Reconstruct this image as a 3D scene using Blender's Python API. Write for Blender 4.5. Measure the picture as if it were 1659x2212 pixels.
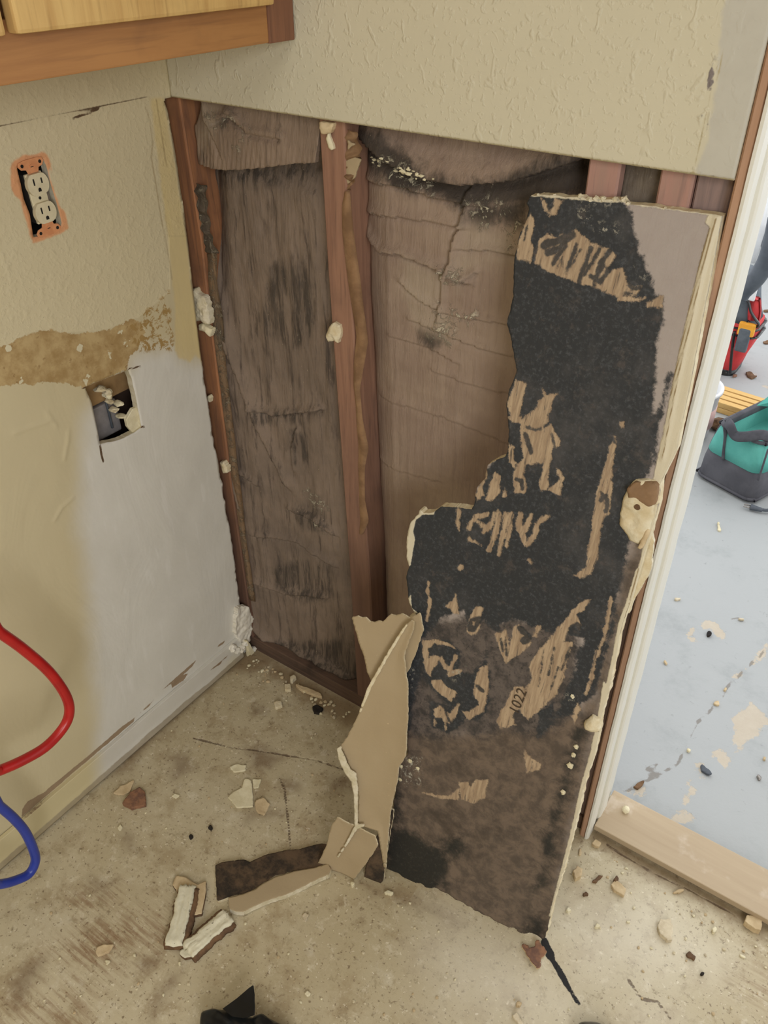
import bpy, bmesh, math, random
import numpy as np
from mathutils import Vector, Matrix, noise as mnoise

random.seed(7)
rng = np.random.default_rng(7)
for o in list(bpy.data.objects):
    bpy.data.objects.remove(o)
scene = bpy.context.scene
COL = scene.collection

# ------------------------------------------------------------------ camera
W, H, F = 1659., 2212., 1790.
CX, CY = W / 2, H / 2
def _d(vx, vy):
    a = np.array([vx - CX, -(vy - CY), -F]); return a / np.linalg.norm(a)
mX = -_d(-2337., -194.)
mY = _d(2375., -198.)
mY = mY - mX * (mX @ mY); mY /= np.linalg.norm(mY)
R = np.stack([mX, mY, np.cross(mX, mY)], 0)
CAM = np.array([1.0941, -0.9845, 1.4601])
cam_data = bpy.data.cameras.new('camera')
cam_data.sensor_fit = 'VERTICAL'
cam_data.sensor_height = 36.
cam_data.sensor_width = 36. * W / H
cam_data.lens = 36. * F / H
cam_data.clip_start = .02
cam = bpy.data.objects.new('camera', cam_data)
COL.objects.link(cam)
mw = Matrix.Identity(4)
for i in range(3):
    for j in range(3):
        mw[i][j] = R[i][j]
    mw[i][3] = CAM[i]
cam.matrix_world = mw
scene.camera = cam

# ------------------------------------------------------------------ light
scene.view_settings.view_transform = 'Standard'
scene.view_settings.look = 'None'
scene.view_settings.gamma = 1
scene.view_settings.use_curve_mapping = False
scene.view_settings.exposure = 0.0
world = bpy.data.worlds.new('world'); scene.world = world
world.use_nodes = True
wb = world.node_tree.nodes['Background']
wb.inputs[0].default_value = (.985, .99, 1.0, 1)
wb.inputs[1].default_value = 1.75
def area(name, loc, target, sx, sy, power, col):
    l = bpy.data.lights.new(name, 'AREA'); l.shape = 'RECTANGLE'
    l.size = sx; l.size_y = sy; l.energy = power; l.color = col
    o = bpy.data.objects.new(name, l); COL.objects.link(o)
    o.location = loc
    o.rotation_euler = (Vector(target) - Vector(loc)).to_track_quat('-Z', 'Y').to_euler()
    return o
area('window_daylight', (2.34, -1.75, 1.45), (0, -1.0, .7), 1.4, 1.3, 54, (.99, .99, 1.0))
area('ceiling_fill', (1.0, -1.9, 2.34), (.9, -1.5, 0), .9, .9, 12, (1.0, .955, .89))  # added fill at ceiling height, no lamp known there

# ------------------------------------------------------------------ helpers
def ray(px, py):
    p = np.stack([np.asarray(px, float) - CX, -(np.asarray(py, float) - CY),
                  np.full(np.shape(px), -F)], -1)
    return p @ R.T
def on(px, py, ax, val):
    r = ray(px, py); k = (val - CAM[ax]) / r[..., ax]
    return CAM + r * k[..., None] if np.ndim(px) else CAM + r * k
def on_surf(px, py, ax, fn):
    """where the sight line of a photo point meets the height field fn on axis ax"""
    r = ray(np.asarray(px, float), np.asarray(py, float))
    o = [i for i in range(3) if i != ax]
    k = (0.0 - CAM[ax]) / r[..., ax]
    for _ in range(12):
        p = CAM + r * k[..., None]
        k = (fn(p[..., o[0]], p[..., o[1]]) - CAM[ax]) / r[..., ax]
    return CAM + r * k[..., None]
def Z(ox, oy, s):
    return lambda pts: [(ox + x / s, oy + y / s) for x, y in pts]
PX = lambda pts: pts
Z1 = Z(0, 1100, 2.457); Z2 = Z(300, 1280, 2.765); Z3 = Z(0, 550, 2.963)
ZB = Z(900, 1750, 2.186); Z6 = Z(1000, 380, 2.517); Z7 = Z(860, 900, 2.592)
Z8 = Z(700, 1280, 2.37); ZF = Z(680, 1720, 7.54); ZT = Z(1080, 1980, 5.925)
ZO = Z(20, 310, 9.62); ZG = Z(1200, 1100, 2.765); ZW = Z(660, 240, 5.53)
ZS = Z(300, 1700, 2.37); ZL = Z(0, 1700, 3.318)

def poly_sdf(P, U, V):
    """signed distance, positive inside"""
    P = np.asarray(P, float); n = len(P)
    out = np.full(U.shape, -1.0)
    m = .06
    box = (U > P[:, 0].min() - m) & (U < P[:, 0].max() + m) & (V > P[:, 1].min() - m) & (V < P[:, 1].max() + m)
    if not box.any(): return out
    u, v = U[box], V[box]
    d = np.full(u.shape, 1e9); ins = np.zeros(u.shape, bool)
    for i in range(n):
        a, b = P[i], P[(i + 1) % n]
        e = b - a; L = e @ e + 1e-12
        t = np.clip(((u - a[0]) * e[0] + (v - a[1]) * e[1]) / L, 0, 1)
        d = np.minimum(d, (u - a[0] - t * e[0]) ** 2 + (v - a[1] - t * e[1]) ** 2)
        if abs(e[1]) > 1e-12:
            c = ((a[1] > v) != (b[1] > v)) & (u < e[0] * (v - a[1]) / e[1] + a[0])
            ins ^= c
    d = np.sqrt(d)
    out[box] = np.where(ins, d, -d)
    return out
def line_sdf(P, w, U, V):
    P = np.asarray(P, float)
    out = np.full(U.shape, -1.0); m = .06 + w
    box = (U > P[:, 0].min() - m) & (U < P[:, 0].max() + m) & (V > P[:, 1].min() - m) & (V < P[:, 1].max() + m)
    if not box.any(): return out
    u, v = U[box], V[box]; d = np.full(u.shape, 1e9)
    for i in range(len(P) - 1):
        a, b = P[i], P[i + 1]; e = b - a; L = e @ e + 1e-12
        t = np.clip(((u - a[0]) * e[0] + (v - a[1]) * e[1]) / L, 0, 1)
        d = np.minimum(d, (u - a[0] - t * e[0]) ** 2 + (v - a[1] - t * e[1]) ** 2)
    out[box] = w - np.sqrt(d)
    return out
def union(ls): 
    r = ls[0]
    for a in ls[1:]: r = np.maximum(r, a)
    return r
def vnoise(U, V, period, seed=0, octaves=3):
    """cheap smooth value noise, about -1..1"""
    tot = np.zeros(U.shape); amp = 1.; s = 0
    for o in range(octaves):
        g = np.random.default_rng(seed * 31 + o).random((64, 64)) * 2 - 1
        x = U / period * 2 ** o + 17.3; y = V / period * 2 ** o + 9.7
        xi = np.floor(x).astype(int); yi = np.floor(y).astype(int)
        fx = x - xi; fy = y - yi
        fx = fx * fx * (3 - 2 * fx); fy = fy * fy * (3 - 2 * fy)
        a = g[xi % 64, yi % 64]; b = g[(xi + 1) % 64, yi % 64]
        c = g[xi % 64, (yi + 1) % 64]; d = g[(xi + 1) % 64, (yi + 1) % 64]
        tot += amp * ((a * (1 - fx) + b * fx) * (1 - fy) + (c * (1 - fx) + d * fx) * fy)
        s += amp; amp *= .5
    return tot / s

def link(name, me, mat=None, parent=None):
    o = bpy.data.objects.new(name, me); COL.objects.link(o)
    if mat is not None:
        for m in (mat if isinstance(mat, (list, tuple)) else [mat]): me.materials.append(m)
    if parent is not None: o.parent = parent
    return o
def tag(o, label, cat, group=None, kind=None):
    o['label'] = label; o['category'] = cat
    if group: o['group'] = group
    if kind: o['kind'] = kind
    return o
def struct(o): o['kind'] = 'structure'; return o
def empty(name, loc=(0, 0, 0)):
    o = bpy.data.objects.new(name, None); COL.objects.link(o); o.location = loc; o.empty_display_size = .02
    return o

def sheet(name, us, vs, ax, height, mask=None, thick=0.0, attrs=None, mat=None, parent=None, smooth=True, back=None):
    """a densely gridded surface: u,v are the two other axes in order, height(u,v) gives the third;
    mask(u,v) > 0 is kept, its rim snapped to the outline; thick closes it with a back and a rim"""
    U, V = np.meshgrid(us, vs, indexing='ij')
    nu, nv = U.shape
    if mask is not None:
        cell = max(np.diff(us).min(), np.diff(vs).min())
        S = mask(U, V); e = 1e-4
        gx = (mask(U + e, V) - mask(U - e, V)) / (2 * e); gy = (mask(U, V + e) - mask(U, V - e)) / (2 * e)
        g2 = np.sqrt(gx * gx + gy * gy) + 1e-6
        near = np.abs(S) < .75 * cell
        st = np.where(near, np.clip(S, -cell, cell), 0) / np.maximum(g2, .5)
        U = U - st * gx / g2; V = V - st * gy / g2
        Sn = np.where(near, 0, S)
        c4 = np.stack([Sn[:-1, :-1], Sn[1:, :-1], Sn[1:, 1:], Sn[:-1, 1:]], 0)
        keep = (c4.min(0) >= 0) & (c4.max(0) > 0)
    else:
        keep = np.ones((nu - 1, nv - 1), bool)
    Hh = height(U, V) + np.zeros(U.shape)
    A = [None, None, None]; o2 = [i for i in range(3) if i != ax]
    A[o2[0]] = U; A[o2[1]] = V; A[ax] = Hh
    P = np.stack(A, -1).reshape(-1, 3)
    idx = np.arange(nu * nv).reshape(nu, nv)
    q = np.stack([idx[:-1, :-1], idx[1:, :-1], idx[1:, 1:], idx[:-1, 1:]], -1)[keep]
    flip = (ax == 1)
    # +normal: ax0 -> +x, ax1 -> -y (towards room), ax2 -> +z
    faces = q if ax != 1 else q
    verts = P; allf = [faces]; nfront = len(faces)
    if thick:
        d = np.zeros(3); d[ax] = -thick if ax != 1 else thick
        verts = np.concatenate([P, P + d], 0); n = nu * nv
        allf.append(faces[:, ::-1] + n)
        kp = np.pad(keep, 1)
        K = kp[1:-1, 1:-1]
        rim = []
        I, J = np.nonzero(K & ~kp[:-2, 1:-1]);  rim.append(np.stack([idx[I, J], idx[I, J + 1]], -1)[:, ::-1])
        I, J = np.nonzero(K & ~kp[2:, 1:-1]);   rim.append(np.stack([idx[I + 1, J], idx[I + 1, J + 1]], -1))
        I, J = np.nonzero(K & ~kp[1:-1, :-2]);  rim.append(np.stack([idx[I, J], idx[I + 1, J]], -1))
        I, J = np.nonzero(K & ~kp[1:-1, 2:]);   rim.append(np.stack([idx[I, J + 1], idx[I + 1, J + 1]], -1)[:, ::-1])
        rim = np.concatenate(rim, 0)
        allf.append(np.stack([rim[:, 1], rim[:, 0], rim[:, 0] + n, rim[:, 1] + n], -1))
    nrim = len(allf[-1]) if thick else 0
    Fc = np.concatenate(allf, 0)
    used = np.unique(Fc); remap = np.zeros(len(verts), int); remap[used] = np.arange(len(used))
    Vv = verts[used]; Fc = remap[Fc]
    me = bpy.data.meshes.new(name)
    me.vertices.add(len(Vv)); me.vertices.foreach_set('co', Vv.astype(np.float32).ravel())
    me.loops.add(Fc.size); me.loops.foreach_set('vertex_index', Fc.astype(np.int32).ravel())
    me.polygons.add(len(Fc)); me.polygons.foreach_set('loop_start', np.arange(0, Fc.size, 4, dtype=np.int32))
    me.polygons.foreach_set('loop_total', np.full(len(Fc), 4, np.int32))
    sm = np.full(len(Fc), smooth); 
    if nrim: sm[-nrim:] = False
    me.polygons.foreach_set('use_smooth', sm)
    if nrim and isinstance(mat, (list, tuple)):
        mi = np.zeros(len(Fc), np.int32); mi[nfront:] = 1
        if len(mat) > 2: mi[nfront:len(Fc) - nrim] = 2
        for m in mat: me.materials.append(m)
        me.polygons.foreach_set('material_index', mi)
        mat = None
    me.update(calc_edges=True)
    for k, fn in (attrs or {}).items():
        val = fn(U, V).reshape(-1)
        if thick: val = np.concatenate([val, val])
        at = me.attributes.new(k, 'FLOAT', 'POINT'); at.data.foreach_set('value', val[used].astype(np.float32))
    return link(name, me, mat, parent)

def proj(px_pts, ax, fn):
    a = np.asarray(px_pts, float)
    p = on_surf(a[:, 0], a[:, 1], ax, fn)
    o2 = [i for i in range(3) if i != ax]
    return p[:, o2]

def bm_obj(name, bm, mat=None, parent=None, smooth=False):
    me = bpy.data.meshes.new(name)
    bmesh.ops.recalc_face_normals(bm, faces=bm.faces)
    bm.to_mesh(me); bm.free()
    if smooth:
        me.polygons.foreach_set('use_smooth', np.ones(len(me.polygons), bool))
    return link(name, me, mat, parent)
def bm_box(bm, lo, hi, bev=0.0, seg=2):
    r = bmesh.ops.create_cube(bm, size=1)
    vs = r['verts']
    for v in vs:
        v.co = Vector([lo[i] + (v.co[i] + .5) * (hi[i] - lo[i]) for i in range(3)])
    if bev:
        es = list({e for v in vs for e in v.link_edges})
        bmesh.ops.bevel(bm, geom=es, offset=bev, segments=seg, profile=.6, affect='EDGES')
    return vs
def box(name, lo, hi, mat, parent=None, bev=0.0015):
    bm = bmesh.new(); bm_box(bm, lo, hi, bev); return bm_obj(name, bm, mat, parent)
def prism(name, pts, thick, mat, parent=None, bev=0.0, smooth=False):
    """closed plate from a ring of 3D points, thickened by the vector thick"""
    bm = bmesh.new()
    a = [bm.verts.new(p) for p in pts]; t = Vector(thick)
    b = [bm.verts.new(Vector(p) + t) for p in pts]
    bm.faces.new(a); bm.faces.new(b[::-1]); n = len(pts)
    for i in range(n): bm.faces.new((a[i], b[i], b[(i + 1) % n], a[(i + 1) % n]))
    if bev: bmesh.ops.bevel(bm, geom=list(bm.edges), offset=bev, segments=1, affect='EDGES')
    bmesh.ops.triangulate(bm, faces=[f for f in bm.faces if len(f.verts) > 4])
    return bm_obj(name, bm, mat, parent, smooth)
def tube(name, pts, r, mat, parent=None, sides=16, sub=8, flat=1.0):
    """a round tube swept through Catmull-Rom points"""
    P = [Vector(p) for p in pts]
    path = []
    for i in range(len(P) - 1):
        p0 = P[max(i - 1, 0)]; p1 = P[i]; p2 = P[i + 1]; p3 = P[min(i + 2, len(P) - 1)]
        for k in range(sub):
            t = k / sub
            path.append(.5 * ((2 * p1) + (-p0 + p2) * t + (2 * p0 - 5 * p1 + 4 * p2 - p3) * t * t + (-p0 + 3 * p1 - 3 * p2 + p3) * t ** 3))
    path.append(P[-1])
    bm = bmesh.new(); rings = []; up = Vector((0.2, .1, 1)).normalized()
    for i, p in enumerate(path):
        t = (path[min(i + 1, len(path) - 1)] - path[max(i - 1, 0)]).normalized()
        s = t.cross(up)
        s = s.normalized() if s.length > 1e-4 else Vector((1, 0, 0))
        n = s.cross(t).normalized(); up = n
        rr = r(i / (len(path) - 1)) if callable(r) else r
        rings.append([bm.verts.new(p + s * math.cos(a) * rr + n * math.sin(a) * rr * flat)
                      for a in [2 * math.pi * k / sides for k in range(sides)]])
    for a, b in zip(rings, rings[1:]):
        for k in range(sides):
            bm.faces.new((a[k], a[(k + 1) % sides], b[(k + 1) % sides], b[k]))
    bm.faces.new(rings[0][::-1]); bm.faces.new(rings[-1])
    return bm_obj(name, bm, mat, parent, True)
def lump_bm(c, size, seed=0, sub=2, rough=.35, rot=0.0):
    bm = bmesh.new()
    bmesh.ops.create_icosphere(bm, subdivisions=sub, radius=1)
    ca, sa = math.cos(rot), math.sin(rot)
    for v in bm.verts:
        n = mnoise.noise(v.co * 1.6 + Vector((seed * 3.1, seed * 1.7, 0))) * rough + mnoise.noise(v.co * 4 + Vector((seed, 0, 5))) * rough * .5
        p = v.co * (1 + n)
        x, y, z = p.x * size[0], p.y * size[1], p.z * size[2]
        v.co = Vector((c[0] + x * ca - y * sa, c[1] + x * sa + y * ca, c[2] + z))
    return bm
def lump(name, c, size, mat, parent=None, seed=0, sub=2, rough=.35, rot=0.0, smooth=False):
    return bm_obj(name, lump_bm(c, size, seed, sub, rough, rot), mat, parent, smooth)

# ------------------------------------------------------------------ materials
def lin(c):
    c = c / 255.
    return c / 12.92 if c <= .04045 else ((c + .055) / 1.055) ** 2.4
def C(r, g, b, k=1.0): return (lin(r) * k, lin(g) * k, lin(b) * k, 1)
class Mat:
    def __init__(s, name, rough=.8, spec=.3):
        s.m = bpy.data.materials.new(name); s.m.use_nodes = True
        s.t = s.m.node_tree; s.b = s.t.nodes['Principled BSDF']
        s.b.inputs['Roughness'].default_value = rough
        s.b.inputs['Specular IOR Level'].default_value = spec
        s.co = s.N('ShaderNodeTexCoord').outputs['Object']
    def N(s, t): return s.t.nodes.new(t)
    def L(s, a, b):
        if isinstance(a, bpy.types.NodeSocket): s.t.links.new(a, b)
        else: b.default_value = a
    def vec(s, sc):
        n = s.N('ShaderNodeVectorMath'); n.operation = 'MULTIPLY'; s.L(s.co, n.inputs[0]); n.inputs[1].default_value = sc
        return n.outputs[0]
    def rotvec(s, rot, sc):
        n = s.N('ShaderNodeMapping'); s.L(s.co, n.inputs[0]); n.inputs['Rotation'].default_value = rot; n.inputs['Scale'].default_value = sc
        return n.outputs[0]
    def noise(s, scale, detail=4, rough=.6, dist=0., sc=None, vec=None):
        n = s.N('ShaderNodeTexNoise')
        v = vec if vec is not None else (s.vec(sc) if sc else s.co)
        s.L(v, n.inputs['Vector']); n.inputs['Scale'].default_value = scale
        n.inputs['Detail'].default_value = detail; n.inputs['Roughness'].default_value = rough; n.inputs['Distortion'].default_value = dist
        return n.outputs[0]
    def voro(s, scale, feature='F1', sc=None):
        n = s.N('ShaderNodeTexVoronoi'); n.feature = feature
        s.L(s.vec(sc) if sc else s.co, n.inputs['Vector']); n.inputs['Scale'].default_value = scale
        return n.outputs['Distance']
    def wave(s, scale, dist=4, detail=3, vec=None, dscale=1.5):
        n = s.N('ShaderNodeTexWave'); s.L(vec if vec is not None else s.co, n.inputs['Vector'])
        n.inputs['Scale'].default_value = scale; n.inputs['Distortion'].default_value = dist; n.inputs['Detail'].default_value = detail
        n.inputs['Detail Scale'].default_value = dscale
        return n.outputs['Fac']
    def attr(s, name):
        n = s.N('ShaderNodeAttribute'); n.attribute_name = name; return n.outputs['Fac']
    def math(s, op, a, b=0.):
        n = s.N('ShaderNodeMath'); n.operation = op; s.L(a, n.inputs[0]); s.L(b, n.inputs[1]); return n.outputs[0]
    def mr(s, v, a, b, c=0., d=1.):
        n = s.N('ShaderNodeMapRange'); n.interpolation_type = 'SMOOTHSTEP'
        s.L(v, n.inputs[0]); n.inputs[1].default_value = a; n.inputs[2].default_value = b
        n.inputs[3].default_value = c; n.inputs[4].default_value = d; return n.outputs[0]
    def mix(s, f, a, b):
        n = s.N('ShaderNodeMix'); n.data_type = 'RGBA'
        s.L(f, n.inputs[0]); s.L(a, n.inputs[6]); s.L(b, n.inputs[7]); return n.outputs[2]
    def edge(s, name, noise, amp, w):
        """crisp ragged edge of a distance attribute: 1 inside"""
        d = s.math('ADD', s.attr(name), s.math('MULTIPLY', s.math('SUBTRACT', noise, .5), amp))
        return s.mr(d, -w, w)
    def bump(s, h, strength=.4, dist=.003, prev=None):
        n = s.N('ShaderNodeBump'); n.inputs['Strength'].default_value = strength; n.inputs['Distance'].default_value = dist
        s.L(h, n.inputs['Height'])
        if prev is not None: s.L(prev, n.inputs['Normal'])
        s.L(n.outputs[0], s.b.inputs['Normal']); return n.outputs[0]
    def out(s, col, rough=None):
        s.L(col, s.b.inputs['Base Color'])
        if rough is not None: s.L(rough, s.b.inputs['Roughness'])
        return s.m

def plain(name, c, c2=None, scale=40, rough=.8, bump=0., bscale=None, spec=.3, metal=0.):
    m = Mat(name, rough, spec); m.b.inputs['Metallic'].default_value = metal
    n = m.noise(scale, 5)
    col = m.mix(m.mr(n, .35, .65), c, c2 if c2 else c)
    if bump: m.bump(m.noise(bscale or scale * 3, 4), bump, .002)
    return m.out(col)
def wood(name, a, b, dark, ax=2, scale=1.0, rough=.75, stain=0.3, wet=False):
    m = Mat(name, rough)
    sc = [28., 28., 28.]; sc[ax] = 1.6
    g = m.noise(scale * 2.2, 6, .65, .6, sc=tuple(sc))
    g2 = m.noise(scale * 7, 3, .6, .2, sc=tuple(sc))
    col = m.mix(m.mr(g, .3, .7), a, b)
    col = m.mix(m.mr(g2, .52, .75, 0, .45), col, dark)
    st = m.noise(9, 4, .6)
    col = m.mix(m.mr(st, .55, .75, 0, stain), col, dark)
    if wet:      # water stain soaked up from the floor
        sx = m.N('ShaderNodeSeparateXYZ'); m.L(m.co, sx.inputs[0])
        zz = m.math('ADD', sx.outputs[2], m.math('MULTIPLY', m.math('SUBTRACT', m.noise(5, 4, .6), .5), .5))
        col = m.mix(m.mr(zz, .2, .85, .8, 0), col, m.mix(g, C(116, 90, 78), C(82, 64, 57)))
    m.bump(g2, .25, .0015)
    return m.out(col)

M = {}
M['stud'] = wood('stud_wood', C(160, 122, 100), C(138, 103, 85), C(92, 72, 64), wet=True)
M['stud_orange'] = wood('stud_wood_orange', C(170, 118, 80), C(136, 96, 72), C(84, 64, 54), stain=.5, wet=True)
M['stud_grey'] = wood('stud_wood_grey', C(150, 128, 122), C(124, 108, 104), C(100, 90, 90))
M['stud_red'] = wood('stud_wood_red', C(172, 134, 122), C(162, 132, 120), C(124, 104, 98))
M['plate'] = wood('plate_wood', C(108, 86, 72), C(84, 68, 58), C(46, 40, 37), ax=0, stain=.7)
M['gypsum'] = plain('gypsum_core', C(222, 214, 192), C(200, 190, 160), 60, .9, .5, 300)
M['gypsum_cream'] = plain('gypsum_cream', C(222, 212, 184), C(208, 192, 156), 50, .9, .5, 260)
M['door_stud'] = wood('door_stud_wood', C(186, 150, 124), C(170, 134, 108), C(134, 104, 86), stain=.2)
M['block'] = plain('block_wood', C(168, 136, 92), C(140, 110, 74), 16, .85, .3)
M['kraft_back'] = plain('kraft_back', C(150, 120, 90), C(130, 104, 78), 20, .85)
M['dark'] = plain('dark_cavity', C(40, 36, 32), C(28, 25, 23), 20, .9)
M['sheath'] = plain('sheathing', C(80, 62, 50), C(60, 48, 40), 8, .9)
M['black_plastic'] = plain('black_plastic', C(22, 24, 24), C(30, 32, 34), 30, .28, 0, spec=.5)
M['grey_plastic'] = plain('grey_plastic', C(86, 92, 100), C(74, 80, 88), 20, .5)
M['box_grey'] = plain('box_grey', C(150, 144, 142), C(128, 124, 124), 30, .6)
M['steel'] = plain('steel', C(170, 165, 160), C(140, 135, 130), 40, .4, metal=.8)
M['paper_tan'] = None
# wall paint ---------------------------------------------------------------
def paint_bump(m, strength=.5, big=1.0):
    n1 = m.noise(130, 3, .5)
    n2 = m.noise(38, 2, .5, .4)
    h = m.math('ADD', m.mr(n1, .45, .75), m.math('MULTIPLY', m.mr(n2, .5, .72), 1.6 * big))
    return m.bump(h, strength, .0016)
m = Mat('wall_back_paint', .75, .25)
mud = m.edge('mud', m.noise(60, 5), .012, .003)
n = m.noise(5, 4)
base = m.mix(n, C(209, 203, 180), C(201, 195, 171))
mudc = m.mix(m.noise(30, 5), C(200, 198, 186), C(184, 180, 168))
col = m.mix(mud, base, mudc)
col = m.mix(m.edge('chip', m.noise(120, 4), .006, .0008), col, C(128, 120, 118))
col = m.mix(m.edge('edge', m.noise(200, 4), .003, .001), col, C(176, 164, 130))
n1 = m.noise(120, 2, .5); n2 = m.noise(56, 2, .5, .5, sc=(1.25, 1, .8))
h = m.math('ADD', m.math('MULTIPLY', m.mr(n1, .54, .72), .9), m.math('MULTIPLY', m.mr(n2, .58, .72), 1.5))
h = m.math('MULTIPLY', h, m.mr(mud, 0, 1, 1, .25))
m.bump(h, .38, .002)
M['wall_back'] = m.out(col)

m = Mat('wall_left_paint', .6, .35)
fine = m.noise(170, 5, .65); mid = m.noise(55, 5, .6)
up = m.mix(m.noise(5, 3), C(214, 203, 170), C(206, 194, 160))
up = m.mix(m.mr(m.noise(300, 2), .68, .74, 0, .5), up, C(150, 138, 108))
low = m.mix(m.noise(4, 4), C(208, 197, 164), C(199, 186, 150))
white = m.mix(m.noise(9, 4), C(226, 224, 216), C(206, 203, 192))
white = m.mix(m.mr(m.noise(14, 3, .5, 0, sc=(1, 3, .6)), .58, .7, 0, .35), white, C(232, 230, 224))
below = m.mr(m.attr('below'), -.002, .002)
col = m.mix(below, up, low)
col = m.mix(m.mr(m.math('ADD', m.attr('white_zone'), m.math('MULTIPLY', m.math('SUBTRACT', m.noise(16, 3), .5), .03)), -.035, .03), col, white)  # whiter zone near the corner, soft noisy border to the tan
brown = m.mix(m.mr(m.noise(28, 5, .65), .35, .65), C(192, 168, 122), C(164, 136, 90))
brown = m.mix(m.mr(m.noise(80, 4), .6, .72, 0, .9), brown, C(140, 110, 70))
brown = m.mix(m.mr(m.noise(36, 3, .5), .64, .66), brown, C(214, 206, 176))
pe = m.edge('peel', m.noise(110, 5, .7), .016, .0008)
col = m.mix(pe, col, brown)
lace = m.math('MULTIPLY', m.edge('lace', fine, .02, .004), m.mr(m.noise(62, 6, .75, .6), .50, .54))
col = m.mix(lace, col, C(166, 136, 84))
col = m.mix(m.math('MULTIPLY', m.edge('yellow', mid, .01, .004), .85), col, m.mix(m.noise(14, 4, sc=(1, 3, .7)), C(220, 200, 140), C(206, 188, 146)))
org = m.edge('orange', m.noise(90, 5), .006, .0022)
col = m.mix(m.math('MULTIPLY', org, .85), col, m.mix(mid, C(226, 160, 112), C(212, 144, 96)))
col = m.mix(m.edge('crack', fine, .0015, .0006), col, C(96, 76, 56))
col = m.mix(m.math('MULTIPLY', m.edge('tape', fine, .002, .0012), .5), col, C(150, 128, 90))
col = m.mix(m.edge('bare', m.noise(100, 5, .7), .006, .001), col, m.mix(m.noise(90, 4, sc=(1, .2, 1)), C(140, 118, 94), C(164, 144, 118)))
h = m.math('ADD', m.mr(m.noise(120, 3, .5), .45, .75), m.math('MULTIPLY', m.mr(m.noise(42, 2), .5, .7), 1.2))
h = m.math('MULTIPLY', h, m.mr(below, 0, 1, 1, .12))
h = m.math('ADD', h, m.math('MULTIPLY', m.noise(7, 4, .6, .8, sc=(1, 1, .5)), m.math('MULTIPLY', below, 6.0)))
h = m.math('SUBTRACT', h, m.math('MULTIPLY', pe, 2.5))
m.bump(h, .26, .002)
M['wall_left'] = m.out(col)

# floor -------------------------------------------------------------------
m = Mat('floor_vinyl', .5, .4)
n0 = m.noise(2.2, 5, .6); n1 = m.noise(13, 6, .7); n2 = m.noise(60, 5, .7)
col = m.mix(m.mr(n0, .3, .7), C(200, 190, 163), C(180, 167, 136))
col = m.mix(m.mr(n1, .48, .66, 0, .65), col, C(158, 140, 108))
col = m.mix(m.mr(m.noise(28, 6, .75, .3), .54, .68, 0, .5), col, C(134, 116, 86))
col = m.mix(m.mr(m.noise(34, 6, .75, .3), .55, .66, 0, .45), col, C(222, 214, 192))
col = m.mix(m.mr(n1, .28, .42, .45, 0), col, C(220, 214, 196))
col = m.mix(m.mr(n2, .58, .70, 0, .7), col, C(124, 106, 80))
col = m.mix(m.mr(m.noise(150, 3, .6), .61, .68, 0, .7), col, C(108, 88, 66))
col = m.mix(m.mr(m.noise(115, 3, .6, 0, sc=(1, 1, 1.7)), .64, .70, 0, .75), col, C(226, 218, 196))
# scraped zone with streaks
sv = m.rotvec((0, 0, math.radians(-58)), (4, 55, 1))
streak = m.noise(2.4, 5, .7, .3, vec=sv)
scr = m.math('MULTIPLY', m.edge('scrape', n1, .16, .08), m.mr(streak, .42, .62, 0, .85))
col = m.mix(scr, col, C(134, 104, 76))
col = m.mix(m.math('MULTIPLY', m.edge('scrape', n1, .16, .10), m.mr(streak, .3, .42, .5, 0)), col, C(196, 180, 144))
col = m.mix(m.math('MULTIPLY', m.edge('stain', n1, .05, .022), .55), col, C(104, 80, 60))
col = m.mix(m.math('MULTIPLY', m.edge('dirt', n2, .03, .02), .8), col, m.mix(n2, C(150, 128, 96), C(112, 92, 68)))
col = m.mix(m.math('MULTIPLY', m.edge('pale', n1, .16, .09), .45), col, C(228, 222, 206))
col = m.mix(m.math('MULTIPLY', m.edge('crack', m.noise(40, 5, .7), .011, .0009), .75), col, C(84, 64, 48))
tear = m.edge('tear', m.noise(240, 4), .004, .0008)
col = m.mix(tear, col, C(24, 22, 22))
m.bump(m.math('ADD', m.math('ADD', m.mr(n2, .55, .8), m.math('MULTIPLY', m.noise(220, 3), .5)), m.math('MULTIPLY', m.edge('crack', n2, .003, .001), -1.5)), .35, .0022)
M['floor'] = m.out(col, m.mr(n1, .3, .7, .42, .62))

m = Mat('garage_concrete', .55, .4)
n0 = m.noise(1.6, 5); n1 = m.noise(9, 6, .7); n2 = m.noise(50, 5, .7)
col = m.mix(n0, C(172, 175, 175), C(158, 162, 163))
col = m.mix(m.mr(n1, .5, .78, 0, .5), col, C(134, 140, 140))
col = m.mix(m.mr(n2, .62, .75, 0, .5), col, C(112, 114, 112))
pt = m.edge('patch', m.noise(26, 6, .75), .05, .002)
col = m.mix(pt, col, m.mix(n2, C(196, 187, 170), C(176, 164, 146)))
col = m.mix(m.math('MULTIPLY', m.edge('crack', m.noise(60, 5, .75), .008, .0012), .7), col, C(112, 104, 94))
m.bump(m.math('SUBTRACT', n2, m.math('MULTIPLY', pt, 1.2)), .25, .003)
M['garage'] = m.out(col)

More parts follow.
